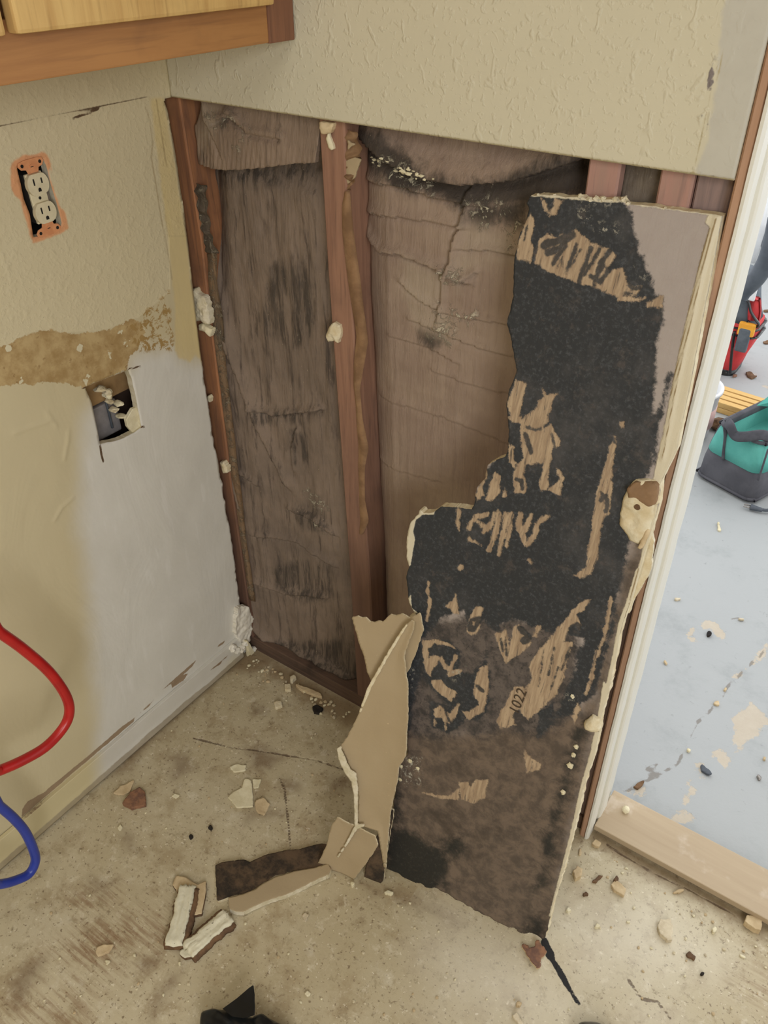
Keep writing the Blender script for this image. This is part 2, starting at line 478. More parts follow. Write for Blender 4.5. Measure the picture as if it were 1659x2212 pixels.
# insulation facing --------------------------------------------------------
def kraft(name, a, b, dark, streak=.8, rough=.75, moldy=None):
    m = Mat(name, rough)
    v = m.noise(3.0, 6, .7, .4, sc=(26, 26, 2.2))
    n = m.noise(7, 5, .65); f = m.noise(120, 4)
    col = m.mix(m.mr(n, .3, .7), a, b)
    col = m.mix(m.mr(v, .5, .72, 0, streak), col, dark)
    n3 = m.noise(13, 6, .75, .3, sc=(1.6, 1, .8))
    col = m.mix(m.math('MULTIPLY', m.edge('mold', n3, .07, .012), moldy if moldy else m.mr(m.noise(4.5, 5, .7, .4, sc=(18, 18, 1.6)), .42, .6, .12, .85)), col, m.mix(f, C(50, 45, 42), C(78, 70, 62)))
    wv = m.math('MULTIPLY', m.edge('white', n3, .05, .01), m.mr(m.noise(70, 6, .75, .8), .52, .58, 0, .9))
    col = m.mix(wv, col, C(208, 200, 176))
    col = m.mix(m.math('MULTIPLY', m.edge('dust', n3, .05, .02), .55), col, C(170, 156, 136))
    col = m.mix(m.mr(m.noise(240, 2), .73, .77, 0, .8), col, C(176, 162, 140))
    wr = m.noise(3.2, 4, .6, .5, sc=(1, 1, 9))
    h = m.math('ADD', m.math('MULTIPLY', v, 1.2), m.math('ADD', m.math('MULTIPLY', f, .3), m.math('MULTIPLY', wr, .25)))
    h = m.math('ADD', h, m.math('MULTIPLY', wv, 2.0))
    m.bump(h, .7, .004)
    return m.out(col)
M['kraft_left'] = kraft('kraft_left', C(138, 121, 106), C(116, 102, 90), C(70, 61, 55), .9)
M['kraft_top'] = kraft('kraft_top', C(156, 136, 118), C(134, 116, 100), C(84, 72, 62), .7)
M['kraft_right'] = kraft('kraft_right', C(160, 141, 124), C(144, 124, 110), C(108, 90, 80), .35, .75, .95)
M['flange'] = plain('paper_flange_tan', C(196, 160, 122), C(164, 130, 98), 26, .8, .3, 90)
M['kraft_tan'] = kraft('kraft_tan', C(200, 164, 126), C(178, 144, 110), C(120, 96, 76), .4)

# mouldy back of the leaning drywall ---------------------------------------
m = Mat('moldy_drywall_paper', .55, .42)
big = m.noise(9, 6, .7); mid = m.noise(42, 6, .72, .3); fine = m.noise(190, 5, .7); grain = m.noise(3.5, 5, .65, .3, sc=(60, 20, 3.2))
clean = m.mix(mid, C(172, 163, 157), C(160, 149, 143))
low = m.mix(m.mr(mid, .35, .65), C(116, 101, 88), C(84, 74, 66))
low = m.mix(m.mr(big, .52, .7, 0, .7), low, C(62, 54, 48))
col = m.mix(m.edge('low', big, .06, .02), clean, low)
purp = m.mix(m.mr(mid, .4, .62), C(100, 91, 86), C(64, 60, 59))
purp = m.mix(m.mr(fine, .55, .68, 0, .8), purp, C(40, 40, 40))
col = m.mix(m.edge('mottle', mid, .05, .012), col, purp)
blk = m.mix(m.mr(fine, .48, .76), C(45, 48, 52), C(78, 81, 85))
blk = m.mix(m.mr(big, .5, .7, 0, .5), blk, C(86, 84, 84))
blk = m.mix(m.mr(mid, .55, .68, 0, .35), blk, C(98, 88, 82))
soot = m.mix(m.mr(fine, .5, .72), C(40, 40, 38), C(60, 58, 54))
blk = m.mix(m.mr(m.noise(420, 2), .76, .8, 0, .6), blk, C(120, 120, 116))
col = m.mix(m.edge('mold', mid, .03, .003), col, blk)
col = m.mix(m.mr(m.math('ADD', m.attr('soot'), m.math('MULTIPLY', m.math('ADD', m.math('SUBTRACT', mid, .5), m.math('SUBTRACT', big, .5)), .05)), -.014, .016), col, soot)
tan = m.mix(m.mr(grain, .35, .65), C(182, 160, 132), C(152, 130, 106))
tan = m.mix(m.mr(fine, .62, .74, 0, .6), tan, C(92, 78, 64))
tan = m.mix(m.mr(m.noise(4.5, 5, .7, .6, sc=(44, 20, 4)), .56, .68, 0, .7), tan, blk)
te = m.edge('tan', m.noise(70, 6, .75), .016, .0014)
col = m.mix(te, col, tan)
col = m.mix(m.math('MULTIPLY', m.edge('streak', m.noise(90, 5, .7), .010, .0014), .92), col, blk)
col = m.mix(m.edge('cream', m.noise(120, 4), .004, .0009), col, m.mix(grain, C(220, 212, 188), C(202, 192, 166)))
col = m.mix(m.edge('ridge', fine, .001, .0006), col, C(150, 130, 96))
crust = m.math('MULTIPLY', m.edge('crust', mid, .03, .006), m.mr(m.noise(130, 5, .75), .54, .6))
col = m.mix(crust, col, C(168, 164, 150))
h = m.math('ADD', m.math('MULTIPLY', fine, .6), m.math('ADD', m.math('MULTIPLY', te, -1.0), m.math('MULTIPLY', grain, .5)))
h = m.math('ADD', h, m.math('MULTIPLY', m.edge('cream', fine, .004, .001), 1.6))
m.bump(h, .45, .0018)
M['panel'] = m.out(col)

m = Mat('torn_tan_paper', .8, .3)
g = m.noise(6, 5); f = m.noise(150, 4)
col = m.mix(g, C(178, 161, 131), C(164, 145, 114))
col = m.mix(m.mr(f, .68, .75, 0, .5), col, C(210, 186, 150))
m.bump(m.math('ADD', f, m.math('MULTIPLY', m.noise(14, 4), 3.)), .2, .002)
M['paper_tan'] = m.out(col)
m = Mat('moldy_scrap_paper', .85)
g = m.noise(26, 6, .7); f = m.noise(160, 4)
col = m.mix(m.mr(g, .35, .65), C(98, 80, 62), C(48, 42, 36))
col = m.mix(m.mr(m.noise(18, 4, .6, 0, sc=(1, 1, 3)), .6, .72, 0, .8), col, C(30, 28, 27))
m.bump(f, .3, .002)
M['paper_mold'] = m.out(col)

# paint on wood chunks, trims
m = Mat('flaking_white_paint', .7)
n = m.noise(90, 5, .7)
col = m.mix(m.mr(n, .62, .68), m.mix(m.noise(20), C(228, 224, 204), C(210, 204, 176)), C(96, 84, 64))
m.bump(m.noise(60, 5), .5, .004)
M['flaky'] = m.out(col)
m = Mat('jamb_white_paint', .45, .4)
n = m.noise(5, 4, .6, .2, sc=(8, 8, 1))
col = m.mix(n, C(226, 224, 214), C(214, 212, 200))
col = m.mix(m.mr(m.noise(70, 5, .7, sc=(1, 1, .4)), .70, .73, 0, .7), col, C(150, 136, 112))
M['jamb'] = m.out(col)
m = Mat('baseboard_paint', .6, .35)
e = m.mr(m.math('ADD', m.attr('white_zone'), m.math('MULTIPLY', m.math('SUBTRACT', m.noise(16, 3), .5), .03)), -.03, .03)  # same whiter zone carried down onto the baseboard
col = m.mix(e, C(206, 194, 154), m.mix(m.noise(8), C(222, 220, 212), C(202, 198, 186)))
col = m.mix(m.edge('bare', m.noise(100, 5, .7), .008, .001), col, m.mix(m.noise(90, 4, sc=(1, .2, 1)), C(132, 108, 84), C(160, 138, 112)))
col = m.mix(m.math('MULTIPLY', m.edge('lower', m.noise(50, 4), .006, .002), .8), col, m.mix(m.noise(40, 4), C(176, 164, 140), C(136, 122, 100)))
m.bump(m.noise(60, 4), .2, .002)
M['base'] = m.out(col)
m = Mat('threshold_wood', .55, .35)
g = m.noise(2.2, 5, .6, .3, sc=(2, 30, 30)); n = m.noise(14, 5)
col = m.mix(g, C(188, 170, 142), C(166, 146, 120))
col = m.mix(m.mr(n, .55, .72, 0, .5), col, C(214, 202, 186))
m.bump(n, .2, .002)
M['threshold'] = m.out(col)
M['threshold_edge'] = plain('threshold_edge', C(150, 138, 112), C(112, 100, 80), 60, .7, .3)
M['cab'] = wood('cabinet_wood', C(174, 126, 78), C(152, 106, 66), C(122, 86, 60), ax=1, scale=.6, rough=.5, stain=.4)
M['cab_end'] = wood('cabinet_end_grain', C(140, 98, 74), C(118, 82, 64), C(82, 60, 50), ax=2, scale=.8, rough=.6)
M['cab_door'] = wood('cabinet_door_oak', C(212, 178, 116), C(192, 154, 96), C(140, 106, 62), ax=2, scale=.6, rough=.5)
M['red_pex'] = plain('red_pipe', C(184, 30, 30), C(166, 26, 28), 20, .32, spec=.5)
M['blue_pex'] = plain('blue_pipe', C(46, 66, 160), C(40, 58, 150), 20, .32, spec=.5)
M['recept'] = plain('receptacle_plastic', C(222, 212, 180), C(212, 202, 170), 60, .4, spec=.5)
M['orange'] = plain('orange_overspray', C(222, 158, 112), C(208, 142, 98), 60, .6)
M['teal'] = plain('teal_fabric', C(96, 176, 164), C(84, 162, 152), 14, .8, .3, 400)
M['bag_dark'] = plain('dark_fabric', C(92, 92, 98), C(78, 78, 84), 12, .85, .3, 400)
M['bag_red'] = plain('red_fabric', C(206, 70, 70), C(190, 58, 60), 14, .75, .2, 300)
M['bag_grey'] = plain('grey_fabric', C(96, 104, 112), C(80, 88, 96), 18, .8)
M['strap'] = plain('strap', C(84, 84, 90), C(70, 70, 76), 30, .8)
M['yellow'] = plain('yellow_plastic', C(228, 166, 60), C(218, 150, 50), 30, .5)
M['shim'] = wood('shim_pine', C(222, 186, 122), C(204, 164, 100), C(160, 122, 72), ax=0)
M['bucket'] = plain('white_bucket', C(222, 224, 226), C(210, 212, 214), 10, .5)
M['pink_label'] = plain('pink_label', C(226, 190, 184), C(220, 182, 176), 10, .6)
M['chip_white'] = plain('chip_white', C(228, 220, 190), C(214, 204, 170), 50, .8, .3)
M['plaster'] = plain('white_plaster', C(234, 230, 218), C(222, 216, 200), 30, .85, .15)
M['chip_tan'] = plain('chip_tan', C(208, 188, 152), C(190, 168, 132), 50, .85, .4)
M['chip_brown'] = plain('chip_brown', C(120, 92, 66), C(96, 74, 56), 60, .85, .4)
M['chip_dark'] = plain('chip_dark', C(48, 42, 36), C(34, 30, 28), 60, .85, .4)
M['chip_red'] = plain('chip_red', C(150, 110, 84), C(110, 82, 70), 60, .7, .4)
M['brick_pale'] = plain('mortar_pale', C(214, 202, 176), C(196, 182, 154), 60, .9, .5)
M['ink'] = plain('stamp_ink', C(74, 62, 48), None, 20, .9)
# ================================================================== SETTING
def frange(a, b, s): return np.arange(a, b + s * .5, s)
SK = .0127                                   # drywall thickness
flat0 = lambda U, V: np.zeros(np.shape(U))
def on_lists(px_lists, ax, fn): return [proj(p, ax, fn) for p in px_lists]

# ---- back wall: painted drywall above the cut, 4 ft up
mudp = proj([(1580, -40), (1562, 30), (1552, 130), (1545, 200), (1532, 280), (1520, 330), (1503, 372), (1503, 420), (1640, 420), (1760, -40)], 1, flat0)
zb = Z(1450, 0, 4.425)
chips = [zb([(395, 625), (412, 690), (390, 740), (415, 785), (405, 840), (390, 790), (378, 860), (338, 858), (350, 760), (365, 690)]),
         zb([(412, 545), (430, 537), (438, 560), (420, 575), (408, 562)]), zb([(293, 1105), (312, 1103), (313, 1122), (296, 1124)]),
         zb([(350, 1190), (358, 1180), (356, 1240), (345, 1250)]), zb([(448, 385), (466, 388), (458, 399)]),
         zb([(335, 1270), (350, 1268), (348, 1290), (336, 1288)]), zb([(345, 1690), (400, 1675), (445, 1700), (380, 1715)])]
chipP = on_lists(chips, 1, flat0)
seamP = [proj(zb([(575, 0), (530, 230), (490, 420), (470, 640), (380, 900), (345, 1080), (230, 1540), (205, 1640)]), 1, flat0)]
us = frange(-.012, .868, .004); vs = np.concatenate([frange(1.222, 1.60, .004), frange(1.65, 2.4, .05)])
def wb_mask(U, V):
    jag = vnoise(U, V * 0, .02, 3) * .0012
    return np.minimum(V - 1.222 - jag, 1.0)
wall_back = sheet('wall_back', us, vs, 1, flat0, None, SK,
      {'mud': lambda U, V: poly_sdf(mudp, U, V), 'chip': lambda U, V: union([poly_sdf(p, U, V) for p in chipP]),
       'edge': lambda U, V: union([line_sdf(seamP[0], .0008, U, V), .0015 - (V - 1.222)])},
      [M['wall_back'], M['gypsum']])
struct(wall_back)
hd = box('wall_back_header', (.868, 0, 2.06), (1.76, .115, 2.4), M['wall_back'], bev=0); hd.name = 'wall_back.001'; struct(hd)
wr = box('wall_back_right', (1.745, 0, 0), (2.4, .115, 2.4), M['wall_back'], bev=0); wr.name = 'wall_back.002'; struct(wr)

# ---- left wall: drywall with the outlet opening and the broken hole
edgeL = proj([(337, 204), (352, 212), (362, 240), (371, 290), (381, 345), (388, 400), (396, 450), (404, 520), (414, 600), (426, 700), (436, 770), (442, 815),
              (447, 850), (458, 930), (468, 980), (478, 1030), (487, 1090), (497, 1150), (508, 1220), (516, 1300), (526, 1350), (548, 1420)], 0, flat0)
peelP = proj(Z3([(-60, 600), (0, 590), (60, 575), (110, 535), (180, 520), (240, 490), (330, 485), (430, 500), (480, 510), (560, 495), (640, 490), (720, 475), (800, 430), (850, 408), (890, 430), (930, 480), (900, 560),
      (880, 615), (830, 650), (815, 690), (820, 730), (730, 770), (540, 850), (480, 840), (430, 825), (330, 820), (260, 815), (200, 835), (100, 830), (0, 850), (-60, 855)]), 0, flat0)
laceP = proj(Z3([(820, 430), (880, 420), (920, 370), (980, 310), (1050, 260), (1075, 230), (1085, 260), (1090, 400), (1115, 500), (1110, 610), (1000, 625), (870, 620), (840, 520)]), 0, flat0)
belowP = proj(Z3([(-300, 880), (0, 590), (60, 575), (110, 535), (240, 490), (430, 500), (640, 490), (800, 430), (880, 400), (1050, 260), (1085, 225), (1078, -120), (1500, -120), (1800, 900), (1800, 3200), (-900, 4700)]), 0, flat0)
whiteP = proj([(278, 770), (300, 758), (372, 756), (385, 772), (410, 783), (470, 800), (640, 1440), (500, 1420), (150, 1900), (120, 1900), (200, 1740), (212, 1560), (195, 1300), (172, 1120), (178, 1000), (182, 900), (230, 840), (275, 800)], 0, flat0)
yelP = proj(Z3([(960, -1000), (1050, -1000), (1190, -100), (1215, 150), (1300, 690), (1260, 640), (1220, 690), (1150, 660), (1120, 615), (1120, 350), (1085, 0), (1060, -200)]), 0, flat0)
orgP = proj(ZO([(20, 480), (60, 400), (150, 330), (250, 260), (330, 230), (450, 260), (560, 220), (690, 175), (750, 190), (820, 300), (870, 460), (880, 560), (800, 520), (900, 900), (990, 1130), (1050, 1300), (1170, 1450), (1230, 1780), (1080, 1860), (900, 1940), (640, 2030), (500, 2060), (440, 1950), (380, 1700), (290, 1450), (230, 1150), (120, 1080), (40, 900), (20, 650)]), 0, flat0)
boxP = proj(ZO([(150, 480), (690, 300), (770, 470), (860, 850), (1000, 1300), (1090, 1650), (1060, 1760), (640, 1920), (500, 1950), (460, 1700), (430, 1480), (300, 1150), (240, 850)]), 0, flat0)
holeP = proj(Z3([(543, 852), (600, 822), (700, 785), (820, 738), (845, 800), (862, 880), (880, 960), (905, 1102), (860, 1140), (760, 1185), (640, 1212), (612, 1080), (585, 950)]), 0, flat0)
crk = [(proj([(-60, 284), (0, 271), (100, 250), (200, 232), (318, 208)], 0, flat0), .00125), (proj([(156, 257), (175, 249), (195, 243), (212, 235)], 0, flat0), .0017),
       (proj(Z3([(640, 1220), (650, 1290), (662, 1325)]), 0, flat0), .0022), (proj(Z3([(880, 1105), (925, 1102)]), 0, flat0), .0022), (proj(Z3([(520, 855), (560, 850)]), 0, flat0), .0016), (proj(Z3([(815, 735), (900, 715)]), 0, flat0), .0018)]
tapeP = [proj(Z(300, 180, 4.254)(p), 0, flat0) for p in ([(60, 220), (100, 330), (128, 540), (110, 680), (150, 900), (190, 1180), (240, 1430), (300, 1800)], [(160, 150), (200, 420), (255, 760)])]
bareP = proj(Z1([(115, 1635), (120, 1590), (150, 1550), (240, 1500), (270, 1470), (380, 1380), (520, 1265), (640, 1160), (720, 1105), (710, 1130), (600, 1220), (480, 1320), (350, 1430), (260, 1510), (160, 1600)]), 0, flat0)
bare2 = [proj(Z1(p), 0, flat0) for p in ([(910, 930), (960, 885), (1000, 870), (975, 910), (915, 950)], [(850, 970), (900, 925), (1045, 795), (1020, 835), (960, 890)], [(1150, 735), (1165, 715), (1195, 695), (1185, 715)], [(1100, 850), (1200, 765), (1150, 820)], [(730, 1095), (820, 1010), (790, 1050)])]
BARE = [bareP] + bare2
us = np.concatenate([frange(-3.0, -.84, .12), frange(-.7875, 0.0, .0035)])
vs = np.concatenate([frange(0.0, 1.29, .0035), frange(1.33, 2.4, .06)])
def wl_mask(U, V):
    ez = edgeL[::-1]
    lim = np.interp(V, ez[:, 1], ez[:, 0])
    lim = np.where(V > 1.218, 0.0, lim + vnoise(V, V * 0, .016, 5) * np.where(V < .78, .004, .0015))
    s = lim - U
    s = np.minimum(s, -poly_sdf(boxP, U, V)); s = np.minimum(s, -poly_sdf(holeP, U, V) + vnoise(U, V, .012, 8) * .0012)
    return s
def wl_h(U, V):
    h = vnoise(U, V, .3, 11) * .002
    b = poly_sdf(belowP, U, V) > 0
    h = h + np.where(b, vnoise(U, V * .5, .07, 12) * .0012, 0)
    r = union([line_sdf(proj(Z3(p), 0, flat0), 0, U, V) for p in ([(435, 1130), (432, 1190), (410, 1310)], [(460, 1560), (390, 1620), (345, 1700)], [(90, 1140), (330, 1060)], [(360, 1100), (330, 1060), (300, 1010)])])
    return h + .0016 * np.exp(-(r / .003) ** 2)
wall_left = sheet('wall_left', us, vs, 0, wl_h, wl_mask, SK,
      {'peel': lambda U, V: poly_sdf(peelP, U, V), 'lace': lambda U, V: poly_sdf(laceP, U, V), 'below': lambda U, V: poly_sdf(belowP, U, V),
       'white_zone': lambda U, V: poly_sdf(whiteP, U, V), 'yellow': lambda U, V: poly_sdf(yelP, U, V), 'orange': lambda U, V: poly_sdf(orgP, U, V), 'bare': lambda U, V: union([poly_sdf(p, U, V) for p in BARE]),
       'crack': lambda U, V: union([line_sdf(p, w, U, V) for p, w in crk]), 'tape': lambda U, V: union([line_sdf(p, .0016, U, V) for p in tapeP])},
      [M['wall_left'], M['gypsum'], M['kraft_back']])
struct(wall_left)
lb = box('wall_left_backing', (-.12, -3.0, -.03), (-.10, .12, 2.4), M['sheath'], bev=0); lb.name = 'wall_left.001'; struct(lb)

# baseboard, thin, with scraped paint along its top edge
us = np.concatenate([frange(-3., -.84, .12), frange(-.79, -.02, .004)]); vs = frange(0.004, .070, .003)
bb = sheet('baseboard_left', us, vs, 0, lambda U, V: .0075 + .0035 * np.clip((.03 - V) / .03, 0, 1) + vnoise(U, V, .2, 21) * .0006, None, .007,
      {'white_zone': lambda U, V: poly_sdf(whiteP, U, V), 'bare': lambda U, V: union([poly_sdf(p, U, V) for p in [bareP] + bare2]), 'lower': lambda U, V: .018 - V + vnoise(U, V, .06, 22) * .006},
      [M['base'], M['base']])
struct(bb)

# ---- floor
us = np.concatenate([frange(-.1, 1.36, .0045), frange(1.4, 2.4, .08)])
vs = np.concatenate([frange(-3.0, -1.0, .1), frange(-.96, .02, .0045), frange(.04, .125, .02)])
f0 = flat0
tearP = proj(ZT([(545, 235), (600, 280), (640, 370), (690, 450), (710, 560), (770, 640), (850, 770), (900, 890), (950, 980), (1050, 1140), (1062, 1172), (960, 1100), (900, 985), (820, 880), (760, 780), (700, 665), (650, 575), (590, 520), (520, 330)]), 2, f0)
crF = [proj(Z2(p), 2, f0) for p in ([(325, 870), (450, 900), (560, 928), (680, 940), (900, 975), (1050, 1000), (1200, 1050), (1310, 1095)], [(840, 1100), (870, 1180), (890, 1350), (905, 1530)])] + \
      [proj(ZB(p), 2, f0) for p in ([(900, 165), (1000, 230), (1100, 290), (1250, 360), (1400, 440), (1500, 490)], [(1000, 800), (1060, 890), (1140, 905), (1200, 990)])]
stains = [proj(Z2(p), 2, f0) for p in ([(640, 930), (760, 920), (860, 990), (780, 1050), (690, 1040)], [(200, 980), (280, 960), (330, 1050), (200, 1130)], [(600, 1320), (700, 1290), (880, 1300), (860, 1340), (640, 1370)], [(1160, 1110), (1260, 1110), (1250, 1170), (1150, 1180)], [(850, 1120), (980, 1130), (960, 1190), (860, 1170)], [(690, 680), (740, 680), (750, 720), (700, 720)])] + \
      [proj(ZL(p), 2, f0) for p in ([(1130, 1500), (1230, 1360), (1310, 1290), (1290, 1350), (1180, 1500), (1090, 1650)], [(10, 930), (40, 900), (80, 890), (50, 930)], [(90, 1400), (180, 1290), (330, 1230), (180, 1500), (120, 1560)], [(640, 640), (820, 680), (760, 760), (660, 720)], [(1010, 1260), (1110, 1240), (1060, 1310)], [(890, 320), (940, 330), (960, 470), (910, 460)])]
scrapes = [proj(ZL(p), 2, f0) for p in ([(480, 1330), (400, 1170), (560, 1010), (840, 930), (1180, 900), (1190, 1100), (980, 1180), (760, 1330), (560, 1500), (300, 1699), (0, 1699), (300, 1500)], [(620, 800), (820, 740), (830, 800), (640, 860)], [(400, 1640), (640, 1500), (640, 1640), (500, 1699)])] + [proj(ZB([(1580, 830), (1659, 820), (1659, 890), (1570, 870)]), 2, f0)]
dirts = [proj(ZB(p), 2, f0) for p in ([(780, 120), (850, 90), (1200, 280), (1659, 520), (1659, 620), (1400, 470), (1100, 320), (900, 200)],)] + [proj(Z2(p), 2, f0) for p in ([(-160, 1090), (0, 870), (300, 630), (560, 400), (700, 300), (850, 410), (700, 480), (520, 470), (250, 720), (60, 900), (-60, 1060)], [(780, 380), (1350, 690), (1300, 820), (1100, 720), (780, 480)])] + [proj(ZS([(1140, 490), (1340, 540), (1659, 700), (1500, 640), (1200, 540)]), 2, f0)]
pales = [proj(ZB(p), 2, f0) for p in ([(150, 530), (400, 600), (560, 760), (760, 940), (560, 1010), (100, 900), (60, 640)], [(640, 500), (1100, 420), (1400, 700), (1100, 800), (780, 760)], [(1060, 930), (1140, 920), (1200, 1000), (1080, 1000)], [(120, 470), (200, 470), (330, 560), (280, 640)])]
floor = sheet('floor', us, vs, 2, lambda U, V: vnoise(U, V, .25, 31) * .0007, None, .02,
      {'tear': lambda U, V: poly_sdf(tearP, U, V), 'crack': lambda U, V: union([line_sdf(p, .0019, U, V) for p in crF]),
       'stain': lambda U, V: union([poly_sdf(p, U, V) for p in stains]), 'scrape': lambda U, V: union([poly_sdf(p, U, V) for p in scrapes]),
       'dirt': lambda U, V: union([poly_sdf(p, U, V) for p in dirts]), 'pale': lambda U, V: union([poly_sdf(p, U, V) for p in pales])}, M['floor'])
struct(floor)
GZ = -.03
gf = lambda U, V: np.full(np.shape(U), GZ)
us = np.concatenate([frange(-3.0, -.2, .1), frange(-.16, 1.6, .012), frange(1.7, 4.0, .1)]); vs = np.concatenate([frange(.105, 2.2, .012), frange(2.3, 6.5, .12)])
patches = [proj(ZG(p), 2, gf) for p in ([(870, 690), (900, 660), (960, 670), (1010, 740), (990, 780), (960, 760), (930, 710), (890, 720)], [(780, 730), (830, 700), (820, 760), (880, 800), (800, 790)], [(1170, 930), (1200, 850), (1269, 790), (1269, 870), (1210, 900)], [(1045, 1010), (1150, 950), (1100, 1010)],
     [(1040, 1260), (1130, 1200), (1160, 1140), (1200, 1170), (1269, 1270), (1180, 1370), (1090, 1450), (1050, 1400), (1070, 1320)], [(950, 1450), (985, 1425), (1050, 1490), (1030, 1550), (960, 1500)], [(830, 1510), (860, 1530), (900, 1480), (900, 1510), (850, 1580), (860, 1620), (900, 1600), (870, 1625), (835, 1570)], [(400, 1690), (520, 1640), (540, 1680), (500, 1720), (440, 1700)],
     [(720, 1640), (800, 1620), (850, 1680), (810, 1750), (760, 1760), (800, 1690), (770, 1650)], [(680, 1860), (750, 1800), (830, 1830), (820, 1880), (720, 1880)])] + [proj(Z(1490, 480, 5.82)(p), 2, gf) for p in ([(690, 1930), (820, 1890), (984, 2000), (984, 2090), (880, 2050), (760, 2000)], [(900, 1120), (984, 1110), (984, 1140)])]
crG = [proj(ZG(p), 2, gf) for p in ([(400, 1700), (500, 1640), (600, 1600), (700, 1540), (750, 1500), (750, 1450), (790, 1370), (840, 1280), (960, 1170), (1020, 1070), (1150, 940), (1269, 830)], [(540, 1560), (600, 1520), (610, 1560), (560, 1590), (620, 1580)], [(1040, 660), (1100, 650)])]
gfl = sheet('floor_garage', us, vs, 2, gf, None, .02, {'patch': lambda U, V: union([poly_sdf(p, U, V) for p in patches]), 'crack': lambda U, V: union([line_sdf(p, .0035, U, V) for p in crG])}, M['garage'])
gfl.name = 'floor.001'; struct(gfl)

# ---- the rest of the room, outside the frame
struct(box('ceiling', (-.12, -3.0, 2.4), (2.5, .12, 2.42), M['wall_back'], bev=0))
struct(box('wall_right', (2.4, -3.0, -.02), (2.5, .115, 2.4), M['wall_back'], bev=0))
w_ = box('wall_rear', (-.12, -3.1, -.02), (2.5, -3.0, 2.4), M['wall_back'], bev=0); struct(w_)
# unseen dark sheathing behind the studs, added to block light leaks
sh = box('wall_back_light_block', (-.12, .105, -.02), (.872, .118, 2.4), M['sheath'], bev=0); sh.name = 'wall_back.003'; struct(sh)

# ---- door jamb: a white moulded board, grooved, running up the opening
bm = bmesh.new()
prof = [(.8808, -.002), (.8845, -.002), (.8875, .004), (.8875, .026), (.8805, .029), (.8805, .038), (.8885, .040), (.8908, .044), (.8908, .075), (.8872, .078), (.8872, .083), (.884, .086), (.884, .120), (.8808, .120)]
nz = 90; rows = []
for k in range(nz + 1):
    z = 2.06 * k / nz
    rows.append([bm.verts.new((x + (mnoise.noise(Vector((x * 9, y * 30, z * 26))) * .0008), y + (mnoise.noise(Vector((3, i * 2.3, z * 40))) * .0010 if i < 3 else 0), z)) for i, (x, y) in enumerate(prof)])
npf = len(prof)
for a, b in zip(rows, rows[1:]):
    for i in range(npf): bm.faces.new((a[i], a[(i + 1) % npf], b[(i + 1) % npf], b[i]))
bm.faces.new(rows[0]); bm.faces.new(rows[-1][::-1])
struct(bm_obj('trim_1', bm, M['jamb']))
struct(box('trim_2', (1.722, -.004, 0), (1.745, .12, 2.06), M['jamb']))
struct(box('trim_3', (.893, -.004, 2.045), (1.722, .12, 2.06), M['jamb']))
# threshold board
bm = bmesh.new(); bm_box(bm, (.8885, .020, .010), (1.722, .118, .024), .002)
th = bm_obj('trim_4', bm, M['threshold']); struct(th)
bm = bmesh.new(); bm_box(bm, (.894, .027, .0), (1.722, .117, .0105), .001)
th2 = bm_obj('trim_5', bm, M['threshold_edge']); struct(th2)

# ================================================================== FRAMING
def stud(name, front, depth, mat, label, cat='stud', y0=.0135):
    """front: list of (xl, xr, z) up the stud; real board with eased corners"""
    bm = bmesh.new(); rows = []; e = .0025
    for xl, xr, z in front:
        rows.append([bm.verts.new(p) for p in ((xl, y0 + e, z), (xl + e, y0, z), (xr - e, y0, z), (xr, y0 + e, z), (xr, y0 + depth, z), (xl, y0 + depth, z))])
    for a, b in zip(rows, rows[1:]):
        for i in range(6): bm.faces.new((a[i], a[(i + 1) % 6], b[(i + 1) % 6], b[i]))
    bm.faces.new(rows[0]); bm.faces.new(rows[-1][::-1])
    return tag(bm_obj(name, bm, mat), label, cat)
corner_stud = stud('wall_stud', [(-.045, .010, .039), (-.045, .004, .5), (-.045, .006, .85), (-.045, .010, 1.0), (-.05, .002, 1.2), (-.05, .002, 2.4)], .088, M['stud_orange'], 'orange brown corner stud in the left end of the opened wall')
center_stud = stud('wall_stud', [(.322, .372, .039), (.312, .362, .40), (.300, .346, .70), (.288, .332, 1.0), (.282, .328, 1.24), (.28, .326, 2.4)], .088, M['stud'], 'reddish brown stud standing between the two insulated bays')
s3 = stud('wall_stud', [(.695, .735, .039), (.695, .735, 2.4)], .088, M['stud_red'], 'short piece of red stud showing above the moldy board, left of the dark gap')
s4 = stud('wall_stud', [(.783, .822, .039), (.783, .822, 2.4)], .088, M['stud_red'], 'second red stud above the moldy board, right of the dark gap')
s5 = stud('wall_stud', [(.8235, .8655, .039), (.8235, .8655, 2.4)], .088, M['stud_grey'], 'grey brown stud face above the clean corner of the moldy board', y0=.019)
door_stud = stud('door_stud', [(.8688, .8805, .0), (.8688, .8805, 2.06)], .10, M['door_stud'], 'narrow brown board running up between the moldy board and the white door jamb', 'board', y0=.0005)
plate = tag(box('bottom_plate', (-.045, .0135, 0), (.866, .10, .038), M['plate'], bev=.002), 'dark wet bottom plate along the floor under the left bay', 'plate')

